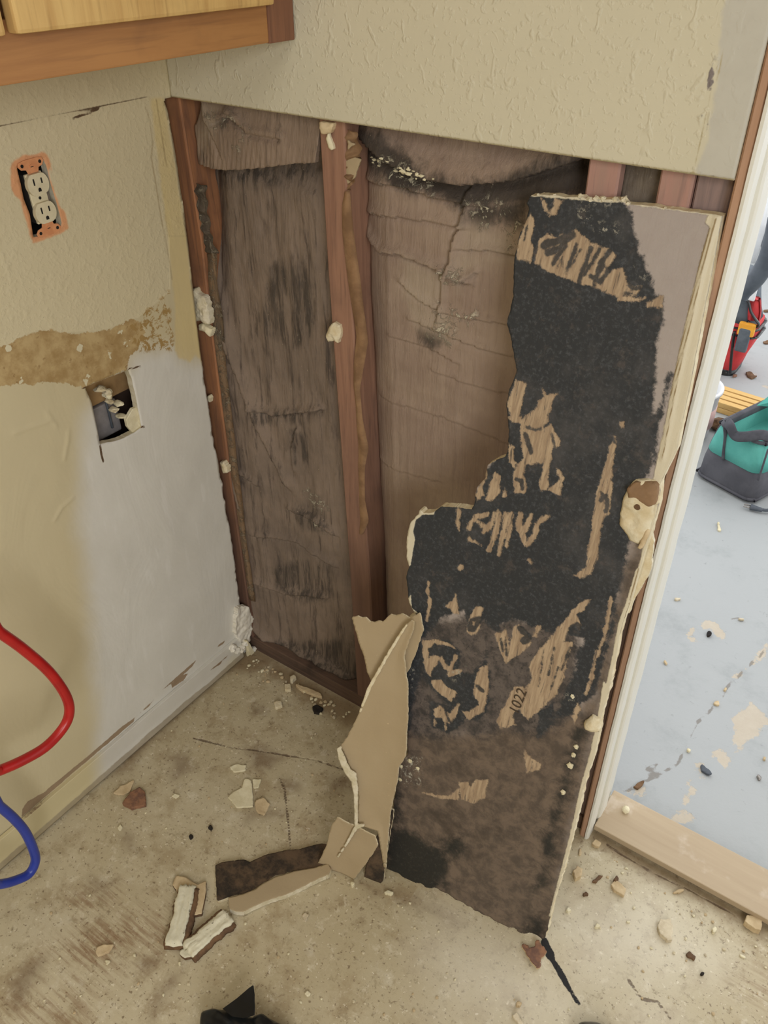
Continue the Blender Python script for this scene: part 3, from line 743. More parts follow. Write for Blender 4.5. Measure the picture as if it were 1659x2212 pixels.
# ================================================================== INSULATION
def crease_sum(U, V, creases, fn):
    h = np.zeros(U.shape)
    for px, amp, w in creases:
        P = proj(px, 1, fn)
        d = -line_sdf(P, 0, U, V)
        d = np.where(d >= 1, 1, d)
        # sign: above / right of the line
        best = np.full(U.shape, 1e9); sg = np.zeros(U.shape)
        for a, b in zip(P, P[1:]):
            e = b - a; L = e @ e + 1e-12
            t = np.clip(((U - a[0]) * e[0] + (V - a[1]) * e[1]) / L, 0, 1)
            dd = (U - a[0] - t * e[0]) ** 2 + (V - a[1] - t * e[1]) ** 2
            c = e[0] * (V - a[1]) - e[1] * (U - a[0])
            m_ = dd < best; best = np.where(m_, dd, best); sg = np.where(m_, np.sign(c), sg)
        h += np.where(sg > 0, -amp * np.exp(-(d / w) ** 2), amp * .55 * np.exp(-(d / (w * .5)) ** 2))
    return h
Y45 = lambda U, V: np.full(np.shape(U), .045)
# right bay
cr_right = [([(755, 285), (800, 310), (850, 345), (920, 378), (1010, 394), (1120, 387), (1250, 347)], .022, .030),
    ([(785, 392), (870, 402), (950, 428), (1040, 445)], .007, .010), ([(770, 462), (850, 466), (930, 476), (1000, 490)], .006, .012),
    ([(765, 480), (780, 515), (820, 543), (870, 547), (935, 572), (1005, 606)], .010, .012), ([(1012, 415), (1004, 470), (985, 520), (972, 590)], .010, .010),
    ([(1000, 536), (1060, 540), (1115, 552)], .006, .009), ([(870, 612), (910, 648), (960, 675), (1020, 688), (1100, 700)], .005, .010),
    ([(890, 690), (950, 715), (1035, 750), (1100, 770)], .004, .010), ([(850, 725), (930, 750), (985, 780)], .004, .009), ([(955, 590), (957, 640), (945, 690)], .005, .009),
    ([(960, 585), (1000, 605), (1030, 590)], .005, .008), ([(820, 860), (960, 900), (1100, 960)], .002, .012), ([(810, 1000), (950, 1040)], .002, .010), ([(940, 800), (1020, 830), (1095, 850)], .003, .010)]
dark_right = [[(755, 285), (830, 296), (870, 330), (960, 382), (1010, 398), (1110, 390), (1160, 370), (1250, 350), (1270, 400), (1150, 440), (1010, 445), (940, 412), (880, 405), (820, 372), (798, 345), (760, 335)],
    [(1010, 445), (1140, 430), (1130, 480), (1060, 490), (1015, 470)], [(1215, 345), (1260, 345), (1265, 420), (1215, 420)], [(915, 725), (955, 735), (940, 745)]]
white_right = [[(810, 340), (860, 350), (930, 380), (935, 410), (880, 395), (830, 375)], [(1015, 440), (1080, 440), (1110, 470), (1040, 480)], [(1090, 470), (1120, 490), (1110, 530), (1090, 520)], [(935, 700), (975, 700), (970, 735), (940, 725)], [(965, 590), (1000, 590), (1000, 605), (970, 600)], [(950, 660), (1030, 680), (1020, 690), (950, 675)]]
dust_right = [[(1005, 480), (1120, 500), (1110, 560), (1000, 540)], [(1000, 540), (1110, 560), (1050, 570), (990, 620), (985, 560)], [(880, 560), (960, 590), (950, 680), (870, 640)], [(880, 640), (980, 690), (970, 740), (900, 700)]]
us = frange(.330, .694, .003); vs = frange(.0385, 1.26, .003)
PR = lambda L: on_lists(L, 1, Y45)
def h_right(U, V):
    b = np.clip(np.minimum(U - np.interp(V, [0, .4, .7, 1.0, 1.25], [.372, .362, .346, .332, .328]), .70 - U) / .05, 0, 1)
    base = .072 - .030 * np.sqrt(b)
    base = base + np.clip((U - .52) / .2, 0, 1) * .012
    return np.maximum(base + crease_sum(U, V, cr_right, Y45) + vnoise(U, V, .09, 41) * .003 + vnoise(U * .3, V, .02, 42) * .0012, .016)
dR, wR, uR = PR(dark_right), PR(white_right), PR(dust_right)
ins_r = sheet('insulation_batt', us, vs, 1, h_right, None, .012, {'mold': lambda U, V: union([poly_sdf(p, U, V) for p in dR]) + .007, 'white': lambda U, V: union([poly_sdf(p, U, V) for p in wR]) + .005, 'dust': lambda U, V: union([poly_sdf(p, U, V) for p in uR])}, M['kraft_right'])
tag(ins_r, 'creased brown paper faced insulation sagging in the bay right of the middle stud', 'insulation')
# left bay
cr_left = [([(450, 545), (475, 640), (500, 730), (540, 850), (590, 980), (620, 1040)], .008, .016), ([(455, 720), (475, 850), (500, 960), (530, 1080)], .006, .012),
    ([(555, 880), (600, 895), (650, 890), (690, 885)], .006, .012), ([(640, 930), (632, 970), (635, 1010)], .005, .010), ([(630, 1100), (680, 1120), (720, 1150)], .006, .012),
    ([(540, 1240), (620, 1280), (700, 1290)], .005, .014), ([(545, 1330), (600, 1390), (680, 1420), (750, 1460)], .010, .016), ([(520, 1180), (545, 1290), (560, 1380)], .006, .010), ([(490, 1000), (520, 1010), (560, 1040)], .004, .01), ([(560, 1150), (640, 1170), (720, 1220)], .004, .012)]
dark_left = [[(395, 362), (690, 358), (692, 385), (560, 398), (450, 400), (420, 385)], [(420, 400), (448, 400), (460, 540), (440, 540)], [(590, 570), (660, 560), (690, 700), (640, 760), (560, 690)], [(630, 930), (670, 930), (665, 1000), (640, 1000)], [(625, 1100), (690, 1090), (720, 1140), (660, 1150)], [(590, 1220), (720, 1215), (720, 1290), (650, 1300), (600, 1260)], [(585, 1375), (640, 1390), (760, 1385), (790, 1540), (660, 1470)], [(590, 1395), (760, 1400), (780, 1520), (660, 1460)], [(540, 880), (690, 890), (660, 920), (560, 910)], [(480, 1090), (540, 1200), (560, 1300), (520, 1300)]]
white_left = [[(650, 1060), (690, 1070), (715, 1100), (690, 1100)], [(675, 1130), (700, 1130), (700, 1150)]]
us = frange(.000, .321, .003); vs = frange(.0385, 1.19, .003)
dL, wL = PR(dark_left), PR(white_left)
def h_left(U, V):
    r_ = np.interp(V, [0, .4, .7, 1.0, 1.25], [.322, .312, .300, .288, .282])
    b = np.clip(np.minimum(U - .015, r_ - U) / .04, 0, 1)
    base = .070 - .026 * np.sqrt(b)
    lf = np.clip((1.02 - V) / .22, 0, 1) * np.clip((.10 - U) / .10, 0, 1)
    base = base * (1 - lf) + .019 * lf
    base = base + np.clip((V - 1.10) / .05, 0, 1) * .02
    rib = np.sin(U / .0075 * 2 * np.pi + vnoise(U, V, .05, 52) * 5) * .0009 * np.clip(vnoise(U, V, .08, 53) * 2 + .3, 0, 1)
    return np.maximum(base + 1.5 * crease_sum(U, V, cr_left, Y45) + vnoise(U * 1.5, V * .5, .06, 51) * .005 + vnoise(U * 2.5, V, .03, 54) * .0018 + rib, .016)
ins_l = sheet('insulation_batt', us, vs, 1, h_left, None, .012, {'mold': lambda U, V: union([poly_sdf(p, U, V) for p in dL]), 'white': lambda U, V: union([poly_sdf(p, U, V) for p in wL]), 'dust': lambda U, V: np.full(U.shape, -1.)}, M['kraft_left'])
tag(ins_l, 'wrinkled dark brown insulation with vertical mold streaks filling the left bay', 'insulation')
# upper flap hanging over the left bay
Y22 = lambda U, V: np.full(np.shape(U), .022)
flapP = proj([(432, 190), (700, 230), (690, 300), (686, 350), (640, 352), (600, 357), (560, 362), (520, 366), (480, 366), (450, 362), (420, 356), (398, 346), (393, 325), (398, 295), (420, 260)], 1, Y22)
wF = [proj(p, 1, Y22) for p in ([(495, 252), (510, 258), (540, 285), (535, 292), (505, 268)], [(455, 255), (475, 262), (500, 255), (480, 270)], [(510, 315), (520, 315), (518, 330)])]
uF = [proj(p, 1, Y22) for p in ([(400, 300), (440, 260), (455, 290), (440, 320), (400, 332)], [(440, 230), (460, 240), (470, 270), (450, 290)])]
dF = [proj(p, 1, Y22) for p in ([(395, 330), (420, 325), (440, 310), (450, 345), (470, 362), (400, 350)], [(460, 270), (500, 258), (505, 275), (470, 285)])]
us = frange(.01, .30, .0025); vs = frange(1.09, 1.27, .0025)
def h_flap(U, V):
    h = .030 - .013 * np.clip((U - .01) / .05, 0, 1) + .010 * np.clip((V - 1.17) / .06, 0, 1)
    cr = [([(432, 215), (440, 255), (458, 285), (478, 330)], .007, .012), ([(495, 250), (515, 268), (540, 290), (600, 300)], .008, .010), ([(455, 268), (490, 252), (510, 262)], .006, .010)]
    rib = np.sin((U + (1.2 - V) * .25) / .010 * 2 * np.pi) * .0009 * np.clip((1.18 - V) / .04, 0, 1)
    return np.maximum(h + crease_sum(U, V, cr, Y22) + rib + vnoise(U, V, .05, 61) * .0018, .004 + .012)
flap = sheet('insulation_batt', us, vs, 1, h_flap, lambda U, V: poly_sdf(flapP, U, V) + vnoise(U, V, .006, 62) * .0015, .008,
    {'mold': lambda U, V: union([poly_sdf(p, U, V) for p in dF]), 'white': lambda U, V: union([poly_sdf(p, U, V) for p in wF]), 'dust': lambda U, V: union([poly_sdf(p, U, V) for p in uF])}, M['kraft_top'])
tag(flap, 'torn upper piece of brown insulation with a ragged lower edge atop the left bay', 'insulation')
# small dark batt between the two red studs
sm_ = sheet('insulation_batt', frange(.735, .783, .003), frange(1.0, 1.26, .003), 1, lambda U, V: .03 + vnoise(U, V, .03, 65) * .006, None, .02,
    {'mold': lambda U, V: np.full(U.shape, .02), 'white': lambda U, V: 1.212 + vnoise(U, V, .02, 4) * .004 - 1.222 - np.abs(V - 1.222), 'dust': lambda U, V: np.full(U.shape, .0)}, M['kraft_right'])
tag(sm_, 'small dark grey strip of insulation between the two red studs above the moldy board', 'insulation')
# stapled paper flange beside the middle stud and by the corner stud
def ribbon(name, pts_l, pts_r, mat, label, cat, thick=.0012, yy=.02, wob=.004):
    L_ = on_surf([p[0] for p in pts_l], [p[1] for p in pts_l], 1, lambda U, V: np.full(np.shape(U), yy))
    R_ = on_surf([p[0] for p in pts_r], [p[1] for p in pts_r], 1, lambda U, V: np.full(np.shape(U), yy))
    n = 60; t = np.linspace(0, 1, n)
    def res(P):
        s = np.linspace(0, 1, len(P)); return np.stack([np.interp(t, s, P[:, k]) for k in range(3)], -1)
    L_, R_ = res(L_), res(R_)
    bm = bmesh.new(); rows = []
    for i in range(n):
        row = []
        for j in range(5):
            f = j / 4; p = L_[i] * (1 - f) + R_[i] * f
            y = p[1] + math.sin(f * math.pi) * -.004 + mnoise.noise(Vector((i * .16, f * 1.5, 3))) * wob
            row.append(bm.verts.new((p[0], y, p[2])))
        rows.append(row)
    for a, b in zip(rows, rows[1:]):
        for j in range(4): bm.faces.new((a[j], a[j + 1], b[j + 1], b[j]))
    r = bmesh.ops.solidify(bm, geom=list(bm.faces), thickness=thick)
    return tag(bm_obj(name, bm, mat, None, True), label, cat)
ribbon('paper_flange', [(744, 415), (738, 440), (740, 500), (748, 580), (760, 660), (769, 725), (767, 770), (763, 830), (769, 900), (774, 960), (774, 1010), (776, 1080), (778, 1130), (776, 1152)],
       [(754, 410), (759, 440), (765, 500), (775, 580), (788, 680), (797, 735), (788, 780), (777, 840), (783, 900), (797, 965), (788, 1010), (790, 1080), (797, 1125), (784, 1154)], M['flange'], 'thin wavy tan paper flange peeling along the right side of the middle stud', 'paper strip', yy=.011)
ribbon('paper_flange', [(735, 275), (736, 320), (728, 365), (742, 385), (746, 410)], [(770, 285), (782, 320), (780, 345), (765, 395), (754, 414)], M['flange'], 'crumpled tan paper fold at the top of the middle stud', 'paper strip', wob=.012)
ribbon('paper_flange', [(447, 548), (449, 600), (455, 680), (462, 780), (476, 880), (490, 980), (505, 1080), (520, 1180), (535, 1290)], [(468, 545), (470, 610), (482, 690), (490, 790), (500, 890), (512, 990), (524, 1080), (535, 1180), (552, 1300)], M['kraft_tan'], 'brown paper flange running down beside the corner stud in the left bay', 'paper strip')
ribbon('paper_flange', [(415, 395), (418, 440), (430, 490), (444, 545)], [(446, 400), (450, 450), (456, 500), (472, 548)], M['kraft_left'], 'dark moldy rolled paper edge high beside the corner stud', 'paper strip', wob=.01)
# ================================================================== LEANING MOLDY DRYWALL
def ypan(x, z):
    z = np.asarray(z); x = np.asarray(x)
    return -(0.273 - 0.14 * (np.clip(x, .3, 1.0) - .607)) * (1 - z / 1.176) - .001
PP = lambda px: proj(px, 1, ypan)
outline = Z6([(370, 105), (440, 103), (540, 108), (560, 120), (640, 112), (690, 130), (760, 125), (830, 128), (880, 135), (890, 150), (1000, 163), (1110, 176), (1240, 193), (1390, 213), (1412, 219),
              (1360, 500), (1295, 830), (1245, 1100), (1165, 1480)]) + \
          Z7([(1505, 300), (1475, 360), (1462, 490), (1432, 600), (1400, 700), (1370, 800), (1310, 1010), (1262, 1150), (1240, 1230), (1222, 1330), (1190, 1480)]) + \
          Z8([(1500, 370), (1450, 530), (1420, 640), (1410, 700), (1385, 830), (1345, 940), (1320, 1040), (1290, 1180), (1250, 1330), (1215, 1460)]) + \
          ZB([(735, 160), (690, 290), (650, 420), (620, 560), (608, 600), (545, 637), (500, 630), (470, 637), (430, 620), (400, 590), (360, 555), (320, 545), (280, 540), (262, 515), (200, 490), (150, 460), (100, 430), (50, 405), (0, 380)]) + \
          Z8([(440, 1512), (385, 1520), (380, 1490), (330, 1450), (320, 1435), (325, 1350), (340, 1200), (360, 1050), (375, 960), (380, 880), (400, 850), (428, 830), (425, 740), (430, 600), (425, 450), (400, 380), (405, 310), (430, 240), (470, 190)]) + \
          Z7([(105, 1120), (60, 1040), (45, 900), (60, 840), (45, 780), (50, 680), (70, 590), (115, 545), (125, 515), (140, 540), (200, 535), (240, 502), (320, 510), (410, 516), (425, 490), (440, 400), (490, 340), (500, 270), (550, 240), (600, 225), (615, 190), (622, 100)]) + \
          Z6([(235, 1240), (250, 1170), (280, 1100), (290, 1060), (275, 960), (260, 880), (240, 800), (255, 730), (275, 640), (275, 550), (280, 460), (295, 380), (310, 310), (345, 240), (360, 180), (350, 150)])
outP = PP(outline)
def cap(P, w): return lambda U, V: line_sdf(P, w, U, V)
def pol(P): return lambda U, V: poly_sdf(P, U, V)
mold = [pol(PP(Z6([(330, 90), (560, 110), (880, 130), (920, 220), (945, 330), (960, 430), (1010, 450), (1000, 500), (1035, 540), (1045, 640), (1095, 660), (1080, 720), (1082, 800), (1058, 900), (1050, 1050), (1048, 1180), (1030, 1300), (1062, 1300), (1060, 1400), (1040, 1561)]) +
      Z7([(1420, 200), (1400, 320), (1320, 400), (1290, 720), (1270, 850), (1240, 930), (1215, 1050), (1185, 1200), (1150, 1350), (1080, 1555)]) + Z8([(1290, 620), (1180, 640), (1250, 480), (1290, 330), (1330, 230), (1100, 190), (960, 130), (880, 200), (820, 140), (740, 160), (720, 90), (600, 130), (500, 240), (420, 240), (380, 0)]) + Z7([(20, 900), (30, 520), (400, 480), (560, 200), (600, 0)]) + Z6([(200, 1200), (240, 700), (270, 400)])))]
mold += [pol(PP(Z8(p))) for p in ([(490, 240), (640, 250), (700, 290), (690, 400), (760, 420), (830, 320), (850, 400), (850, 560), (820, 640), (740, 660), (640, 580), (560, 500), (500, 420)], [(420, 230), (505, 240), (520, 330), (500, 420), (470, 500), (450, 620), (430, 740), (415, 600), (395, 380)],
      [(540, 560), (600, 570), (700, 600), (720, 660), (640, 725), (550, 690)], [(1090, 600), (1180, 560), (1170, 680), (1095, 740)], [(1350, 400), (1430, 300), (1480, 80), (1500, 60), (1470, 250), (1410, 430), (1370, 540), (1320, 560), (1280, 660), (1270, 560)])]
soot = [pol(PP(Z8(p))) for p in ([(1290, 690), (1345, 700), (1315, 820), (1275, 950), (1205, 1180), (1180, 1350), (1140, 1500), (1080, 1520), (1120, 1250), (1165, 1150), (1215, 950), (1255, 840)],
      [(300, 1500), (325, 1220), (420, 1200), (540, 1290), (620, 1330), (640, 1400), (600, 1560), (500, 1600), (380, 1560)], [(325, 1240), (350, 1050), (375, 960), (395, 990), (380, 1150), (370, 1260)], [(620, 1280), (700, 1250), (690, 1350), (620, 1330)])]
soot += [pol(PP(ZB(p))) for p in ([(600, 530), (585, 600), (540, 615), (515, 565), (555, 525)], [(200, 470), (330, 540), (430, 615), (300, 560)])]
mold += [cap(PP(Z6(p)), w) for p, w in (([(1128, 1085), (1110, 1110), (1100, 1160), (1085, 1230), (1070, 1310)], .0035),)]
nomold = [pol(PP(Z8([(500, 180), (640, 150), (720, 200), (700, 260), (560, 230)])))]
mottle = PP(Z8([(405, 200), (640, 120), (1300, 130), (1320, 420), (1290, 620), (1180, 690), (1050, 720), (900, 700), (820, 740), (560, 740), (410, 720)]))
lowP = PP(Z8([(380, 650), (700, 700), (900, 640), (1180, 540), (1290, 600), (1480, 400), (1385, 830), (1200, 1659), (1300, 1900), (200, 1900), (300, 900)]))
lowR = PP(Z7([(1300, 690), (1420, 620), (1420, 800), (1330, 1000), (1250, 1200), (1190, 1555), (1060, 1555), (1180, 1100)]))
cleanstrip = PP(Z8([(1420, 640), (1330, 760), (1290, 950), (1240, 1150), (1180, 1400), (1140, 1659), (1200, 1659), (1330, 1040)]))
tan6 = [[(295, 380), (345, 240), (372, 200), (385, 260), (375, 350), (385, 420), (370, 472), (288, 460)], [(425, 120), (455, 160), (470, 200), (490, 160), (500, 125), (555, 130), (500, 215), (470, 215), (440, 190)],
    [(385, 470), (400, 390), (420, 340), (460, 320), (510, 330), (560, 315), (620, 295), (660, 330), (700, 372), (740, 382), (800, 400), (830, 430), (790, 500), (800, 520), (860, 500), (885, 545), (910, 585), (930, 600), (970, 600), (960, 640), (880, 650), (850, 662), (790, 640), (720, 610), (640, 590), (560, 560), (490, 525), (440, 505)],
    [(288, 1110), (340, 1125), (330, 1200), (300, 1330), (270, 1320), (240, 1240), (262, 1180)], [(430, 1150), (460, 1190), (515, 1185), (490, 1230), (455, 1330), (430, 1380), (480, 1350), (500, 1390), (528, 1440), (510, 1480), (485, 1440), (480, 1561), (360, 1561), (330, 1450), (308, 1370), (340, 1300), (390, 1280), (405, 1230), (440, 1200)],
    [(248, 1450), (268, 1480), (285, 1561), (246, 1561)], [(845, 1335), (882, 1330), (876, 1378), (850, 1360)], [(990, 690), (1090, 650), (1080, 715), (1000, 720)], [(850, 650), (1000, 665), (940, 690), (840, 680)]]
tan7 = [[(1210, 110), (1225, 160), (1205, 250), (1192, 350), (1200, 400), (1182, 540), (1150, 560), (1130, 680), (1110, 790), (1080, 880), (1040, 905), (980, 892), (1055, 840), (1065, 720), (1088, 600), (1105, 450), (1130, 350), (1160, 270), (1185, 180)],
    [(690, 20), (760, 0), (835, 0), (840, 30), (800, 60), (770, 75), (800, 125), (775, 180), (775, 265), (720, 262), (702, 320), (722, 400), (705, 430), (655, 425), (640, 330), (680, 260), (705, 230), (685, 130)], [(830, 90), (868, 58), (890, 130), (907, 160), (862, 180), (852, 280), (832, 410), (795, 420), (788, 370), (820, 250), (808, 180)],
    [(880, 270), (905, 300), (930, 350), (912, 400), (902, 445), (835, 412), (890, 375), (910, 350), (888, 310)], [(488, 460), (540, 305), (572, 330), (567, 430), (540, 462), (500, 472)], [(490, 285), (502, 330), (472, 400), (482, 440), (440, 482), (428, 440), (460, 385)], [(600, 398), (612, 450), (578, 455)], [(325, 515), (352, 508), (342, 645), (322, 600)],
    [(378, 700), (400, 655), (415, 690), (470, 715), (470, 728), (420, 712)], [(620, 160), (655, 160), (650, 290), (630, 230)], [(690, 0), (700, 40), (640, 30), (620, 0)]]
cap7 = [([(400, 625), (410, 590), (440, 560), (500, 548)], .0038), ([(440, 590), (490, 620), (480, 650)], .003), ([(535, 545), (520, 600), (498, 640)], .0034), ([(565, 540), (548, 640), (510, 745)], .0042), ([(602, 545), (590, 660), (560, 770)], .0038), ([(630, 545), (622, 640), (605, 722)], .0034), ([(690, 550), (672, 600), (690, 650), (712, 705)], .0046), ([(742, 555), (725, 600), (708, 640)], .0038), ([(838, 558), (790, 590), (765, 660), (722, 715)], .0034), ([(345, 850), (352, 840)], .004), ([(735, 805), (742, 815)], .003), ([(170, 930), (165, 980), (182, 1040), (165, 1100)], .0026)]
tan8 = [[(1335, 35), (1362, 38), (1330, 90), (1295, 110), (1322, 170), (1300, 195), (1285, 150), (1250, 200), (1225, 255), (1272, 255), (1245, 350), (1230, 425), (1190, 520), (1085, 620), (1045, 655), (1012, 620), (1000, 560), (1030, 500), (1062, 440), (1050, 380), (1092, 305), (1190, 190), (1270, 90)], [(970, 480), (1035, 488), (1025, 570), (960, 625), (985, 680), (900, 695), (878, 655), (920, 590)],
    [(728, 200), (740, 130), (775, 65), (812, 80), (802, 150), (782, 212), (752, 218)], [(615, 75), (655, 45), (675, 5), (684, 60), (692, 105), (660, 112), (650, 80)], [(498, 240), (600, 242), (665, 275), (682, 300), (640, 272), (560, 262), (532, 285), (532, 340), (560, 325), (602, 328), (640, 385), (668, 320), (684, 320), (652, 402), (618, 392), (588, 350), (552, 400), (552, 440), (518, 400), (503, 300)],
    [(548, 448), (600, 448), (640, 488), (682, 512), (652, 562), (618, 532), (558, 482)], [(768, 460), (798, 390), (840, 368), (842, 480), (832, 572), (800, 625), (740, 652), (700, 600), (742, 612), (790, 572), (768, 520)], [(558, 600), (590, 580), (640, 620), (692, 568), (682, 620), (640, 672), (612, 640), (565, 640)],
    [(878, 210), (930, 190), (950, 280), (970, 175), (1000, 158), (1042, 210), (1062, 260), (1010, 312), (950, 342), (930, 365), (898, 290)], [(1090, 168), (1112, 170), (1092, 230), (1058, 232)], [(1025, 795), (1062, 850), (1112, 880), (1100, 912), (1036, 922)], [(690, 970), (740, 968), (752, 1005), (772, 958), (842, 958), (822, 1052), (760, 1080), (700, 1062)], [(500, 1025), (640, 1040), (695, 990), (690, 1060), (580, 1052)], [(1300, 535), (1312, 600), (1285, 672), (1272, 640)], [(565, 640), (580, 700), (555, 680)]]
cap8 = [([(530, -10), (543, 60), (525, 140)], .0026), ([(640, 420), (690, 400)], .004), ([(1470, 20), (1445, 180), (1400, 330)], .002), ([(1395, 300), (1370, 430), (1340, 520)], .0028), ([(660, 640), (690, 570)], .002), ([(615, 640), (625, 700)], .002)]
tanF = [pol(PP(Z6(p))) for p in tan6] + [pol(PP(Z7(p))) for p in tan7] + [pol(PP(Z8(p))) for p in tan8] + [cap(PP(Z7(p)), w) for p, w in cap7] + [cap(PP(Z8(p)), w) for p, w in cap8]
st6 = [([(440, 380), (470, 365), (520, 355), (575, 318)], .005), ([(460, 415), (520, 395), (560, 350), (600, 318)], .0042), ([(490, 480), (520, 430), (560, 380)], .0028), ([(618, 372), (590, 450), (560, 525)], .0022), ([(695, 398), (670, 470), (640, 540), (630, 590)], .003), ([(742, 395), (700, 470), (660, 540)], .0026), ([(792, 410), (750, 480), (722, 560), (745, 580), (790, 515)], .0032), ([(690, 545), (720, 560), (712, 600)], .0028), ([(765, 480), (740, 530)], .002), ([(400, 330), (395, 400), (382, 470)], .003), ([(425, 215), (420, 300), (405, 350)], .002), ([(890, 560), (920, 620), (960, 610)], .0016), ([(875, 640), (930, 640)], .0016), ([(350, 270), (335, 350)], .0018), ([(640, 400), (600, 470)], .0012), ([(540, 440), (510, 500)], .0012)]
st7 = [([(720, 60), (770, 75), (800, 65)], .0024), ([(715, 100), (735, 170), (745, 200)], .0035), ([(1200, 120), (1215, 150)], .002), ([(1165, 440), (1170, 500), (1160, 530)], .003), ([(1130, 420), (1150, 440), (1135, 470)], .0024), ([(665, 350), (690, 360), (695, 400)], .0035), ([(860, 100), (880, 180)], .002), ([(1140, 280), (1120, 380)], .0012)]
st8 = [([(752, 140), (798, 130), (770, 190), (745, 190), (752, 150)], .004), ([(570, 290), (640, 300), (650, 340)], .004), ([(1010, 190), (1045, 225), (1020, 250)], .006), ([(1270, 190), (1300, 170)], .006), ([(1180, 280), (1150, 420)], .0016), ([(1120, 330), (1100, 480)], .0014), ([(1200, 380), (1160, 500)], .0014), ([(790, 480), (810, 500)], .004), ([(930, 230), (935, 320)], .0016), ([(905, 235), (915, 300)], .0018), ([(620, 600), (640, 655)], .0022), ([(1260, 280), (1215, 400)], .0018)]
stF = [cap(PP(Z6(p)), w) for p, w in st6] + [cap(PP(Z7(p)), w) for p, w in st7] + [cap(PP(Z8(p)), w) for p, w in st8]
creamL = PP(Z6([(1330, 212), (1412, 205), (1360, 500), (1295, 830), (1245, 1100), (1170, 1480), (1150, 1561)]) + Z7([(1510, 300), (1475, 360), (1440, 600), (1390, 780)]) + Z7([(1345, 850), (1390, 640), (1430, 340), (1480, 100), (1500, 0)]) + Z6([(1082, 1440), (1130, 1180), (1180, 930), (1235, 690), (1300, 420), (1342, 280), (1318, 255)]))
creamS = PP(Z7([(1390, 780), (1330, 860), (1285, 1010), (1235, 1150), (1200, 1330), (1165, 1500)]) + Z8([(1430, 450), (1400, 640), (1360, 830), (1310, 1000), (1280, 1150), (1235, 1330), (1150, 1659), (1165, 1659), (1260, 1330), (1300, 1180), (1330, 1040), (1395, 830), (1420, 700), (1430, 640), (1510, 370)]) + Z7([(1228, 1330), (1250, 1230), (1270, 1150), (1320, 1010), (1380, 800)]))
ridge = [PP(Z6([(1378, 230), (1350, 330), (1300, 520), (1250, 750), (1190, 1000), (1140, 1250), (1085, 1540)])), PP(Z6([(1345, 285), (1302, 425), (1240, 690), (1185, 930), (1130, 1190)])), PP(Z7([(1345, 850), (1290, 1060), (1250, 1200), (1215, 1400)]))]
tornpale = PP(Z7([(125, 505), (150, 540), (100, 575), (85, 640), (95, 690), (85, 740), (70, 830), (40, 860), (30, 780), (30, 680), (60, 590)])) 
pale2 = [PP(Z7([(40, 1030), (70, 1000), (75, 1070), (110, 1100), (60, 1110)])), PP(Z7([(130, 505), (210, 520), (200, 548), (130, 550)])), PP(Z6([(360, 95), (560, 100), (700, 118), (890, 128), (1000, 155), (1240, 186), (1400, 206), (1400, 219), (1240, 200), (1000, 170), (880, 146), (690, 138), (560, 124), (370, 112)]))]
crustP = [PP(Z6(p)) for p in ([(620, 190), (700, 220), (780, 260), (860, 280), (860, 330), (760, 320), (660, 250)], [(930, 500), (1040, 560), (1030, 590), (960, 540)], [(560, 100), (880, 130), (880, 170), (700, 150)])] + [PP(Z8(p)) for p in ([(390, 840), (500, 850), (500, 980), (400, 990)], [(400, 120), (500, 140), (480, 230), (420, 240)], [(1230, 530), (1290, 520), (1270, 560)], [(430, 380), (470, 400), (450, 480)], [(640, 380), (740, 390), (660, 450)])]
us = frange(.50, .94, .0021); vs = frange(.0015, 1.21, .0021)
def pan_mask(U, V):
    return np.minimum(np.minimum(poly_sdf(outP, U, V), .8682 - U + np.clip(1.16 - V, 0, 1) * .09) + vnoise(U, V, .009, 71) * np.where((V > .60) & (U > .84), .0006, .0016), V - .0015 - np.clip(vnoise(U, V * 0, .03, 76) + .1, 0, 1) * .016)
def pan_h(U, V):
    relief = -.0016 * np.clip(vnoise(U, V, .035, 72), -1, 1)
    r1 = line_sdf(ridge[0], 0, U, V)
    return ypan(U, V) + relief * .4 - .002 * np.exp(-(r1 / .003) ** 2)
panel = empty('drywall_board', (0, 0, 0))
tag(panel, 'tall drywall board black with mold leaning against the open wall beside the door', 'drywall board')
ones = lambda U, V, L: union([f(U, V) for f in L])
pm = sheet('paper_face', us, vs, 1, pan_h, pan_mask, SK,
    {'mold': lambda U, V: ones(U, V, mold), 'mottle': lambda U, V: np.minimum(poly_sdf(mottle, U, V), .06), 'low': lambda U, V: union([poly_sdf(lowP, U, V), poly_sdf(lowR, U, V)]),
     'soot': lambda U, V: ones(U, V, soot), 'tan': lambda U, V: ones(U, V, tanF), 'streak': lambda U, V: ones(U, V, stF),
     'cream': lambda U, V: union([poly_sdf(p, U, V) for p in [creamL, creamS, tornpale] + pale2]),
     'ridge': lambda U, V: union([line_sdf(p, .0009, U, V) for p in ridge]), 'crust': lambda U, V: union([poly_sdf(p, U, V) for p in crustP])},
    [M['panel'], M['gypsum_cream'], M['gypsum']], panel)
def pts_on(px, off=0.0, fn=ypan):
    f = lambda x, z: fn(x, z) - off
    a = np.asarray(px, float); return on_surf(a[:, 0], a[:, 1], 1, f)
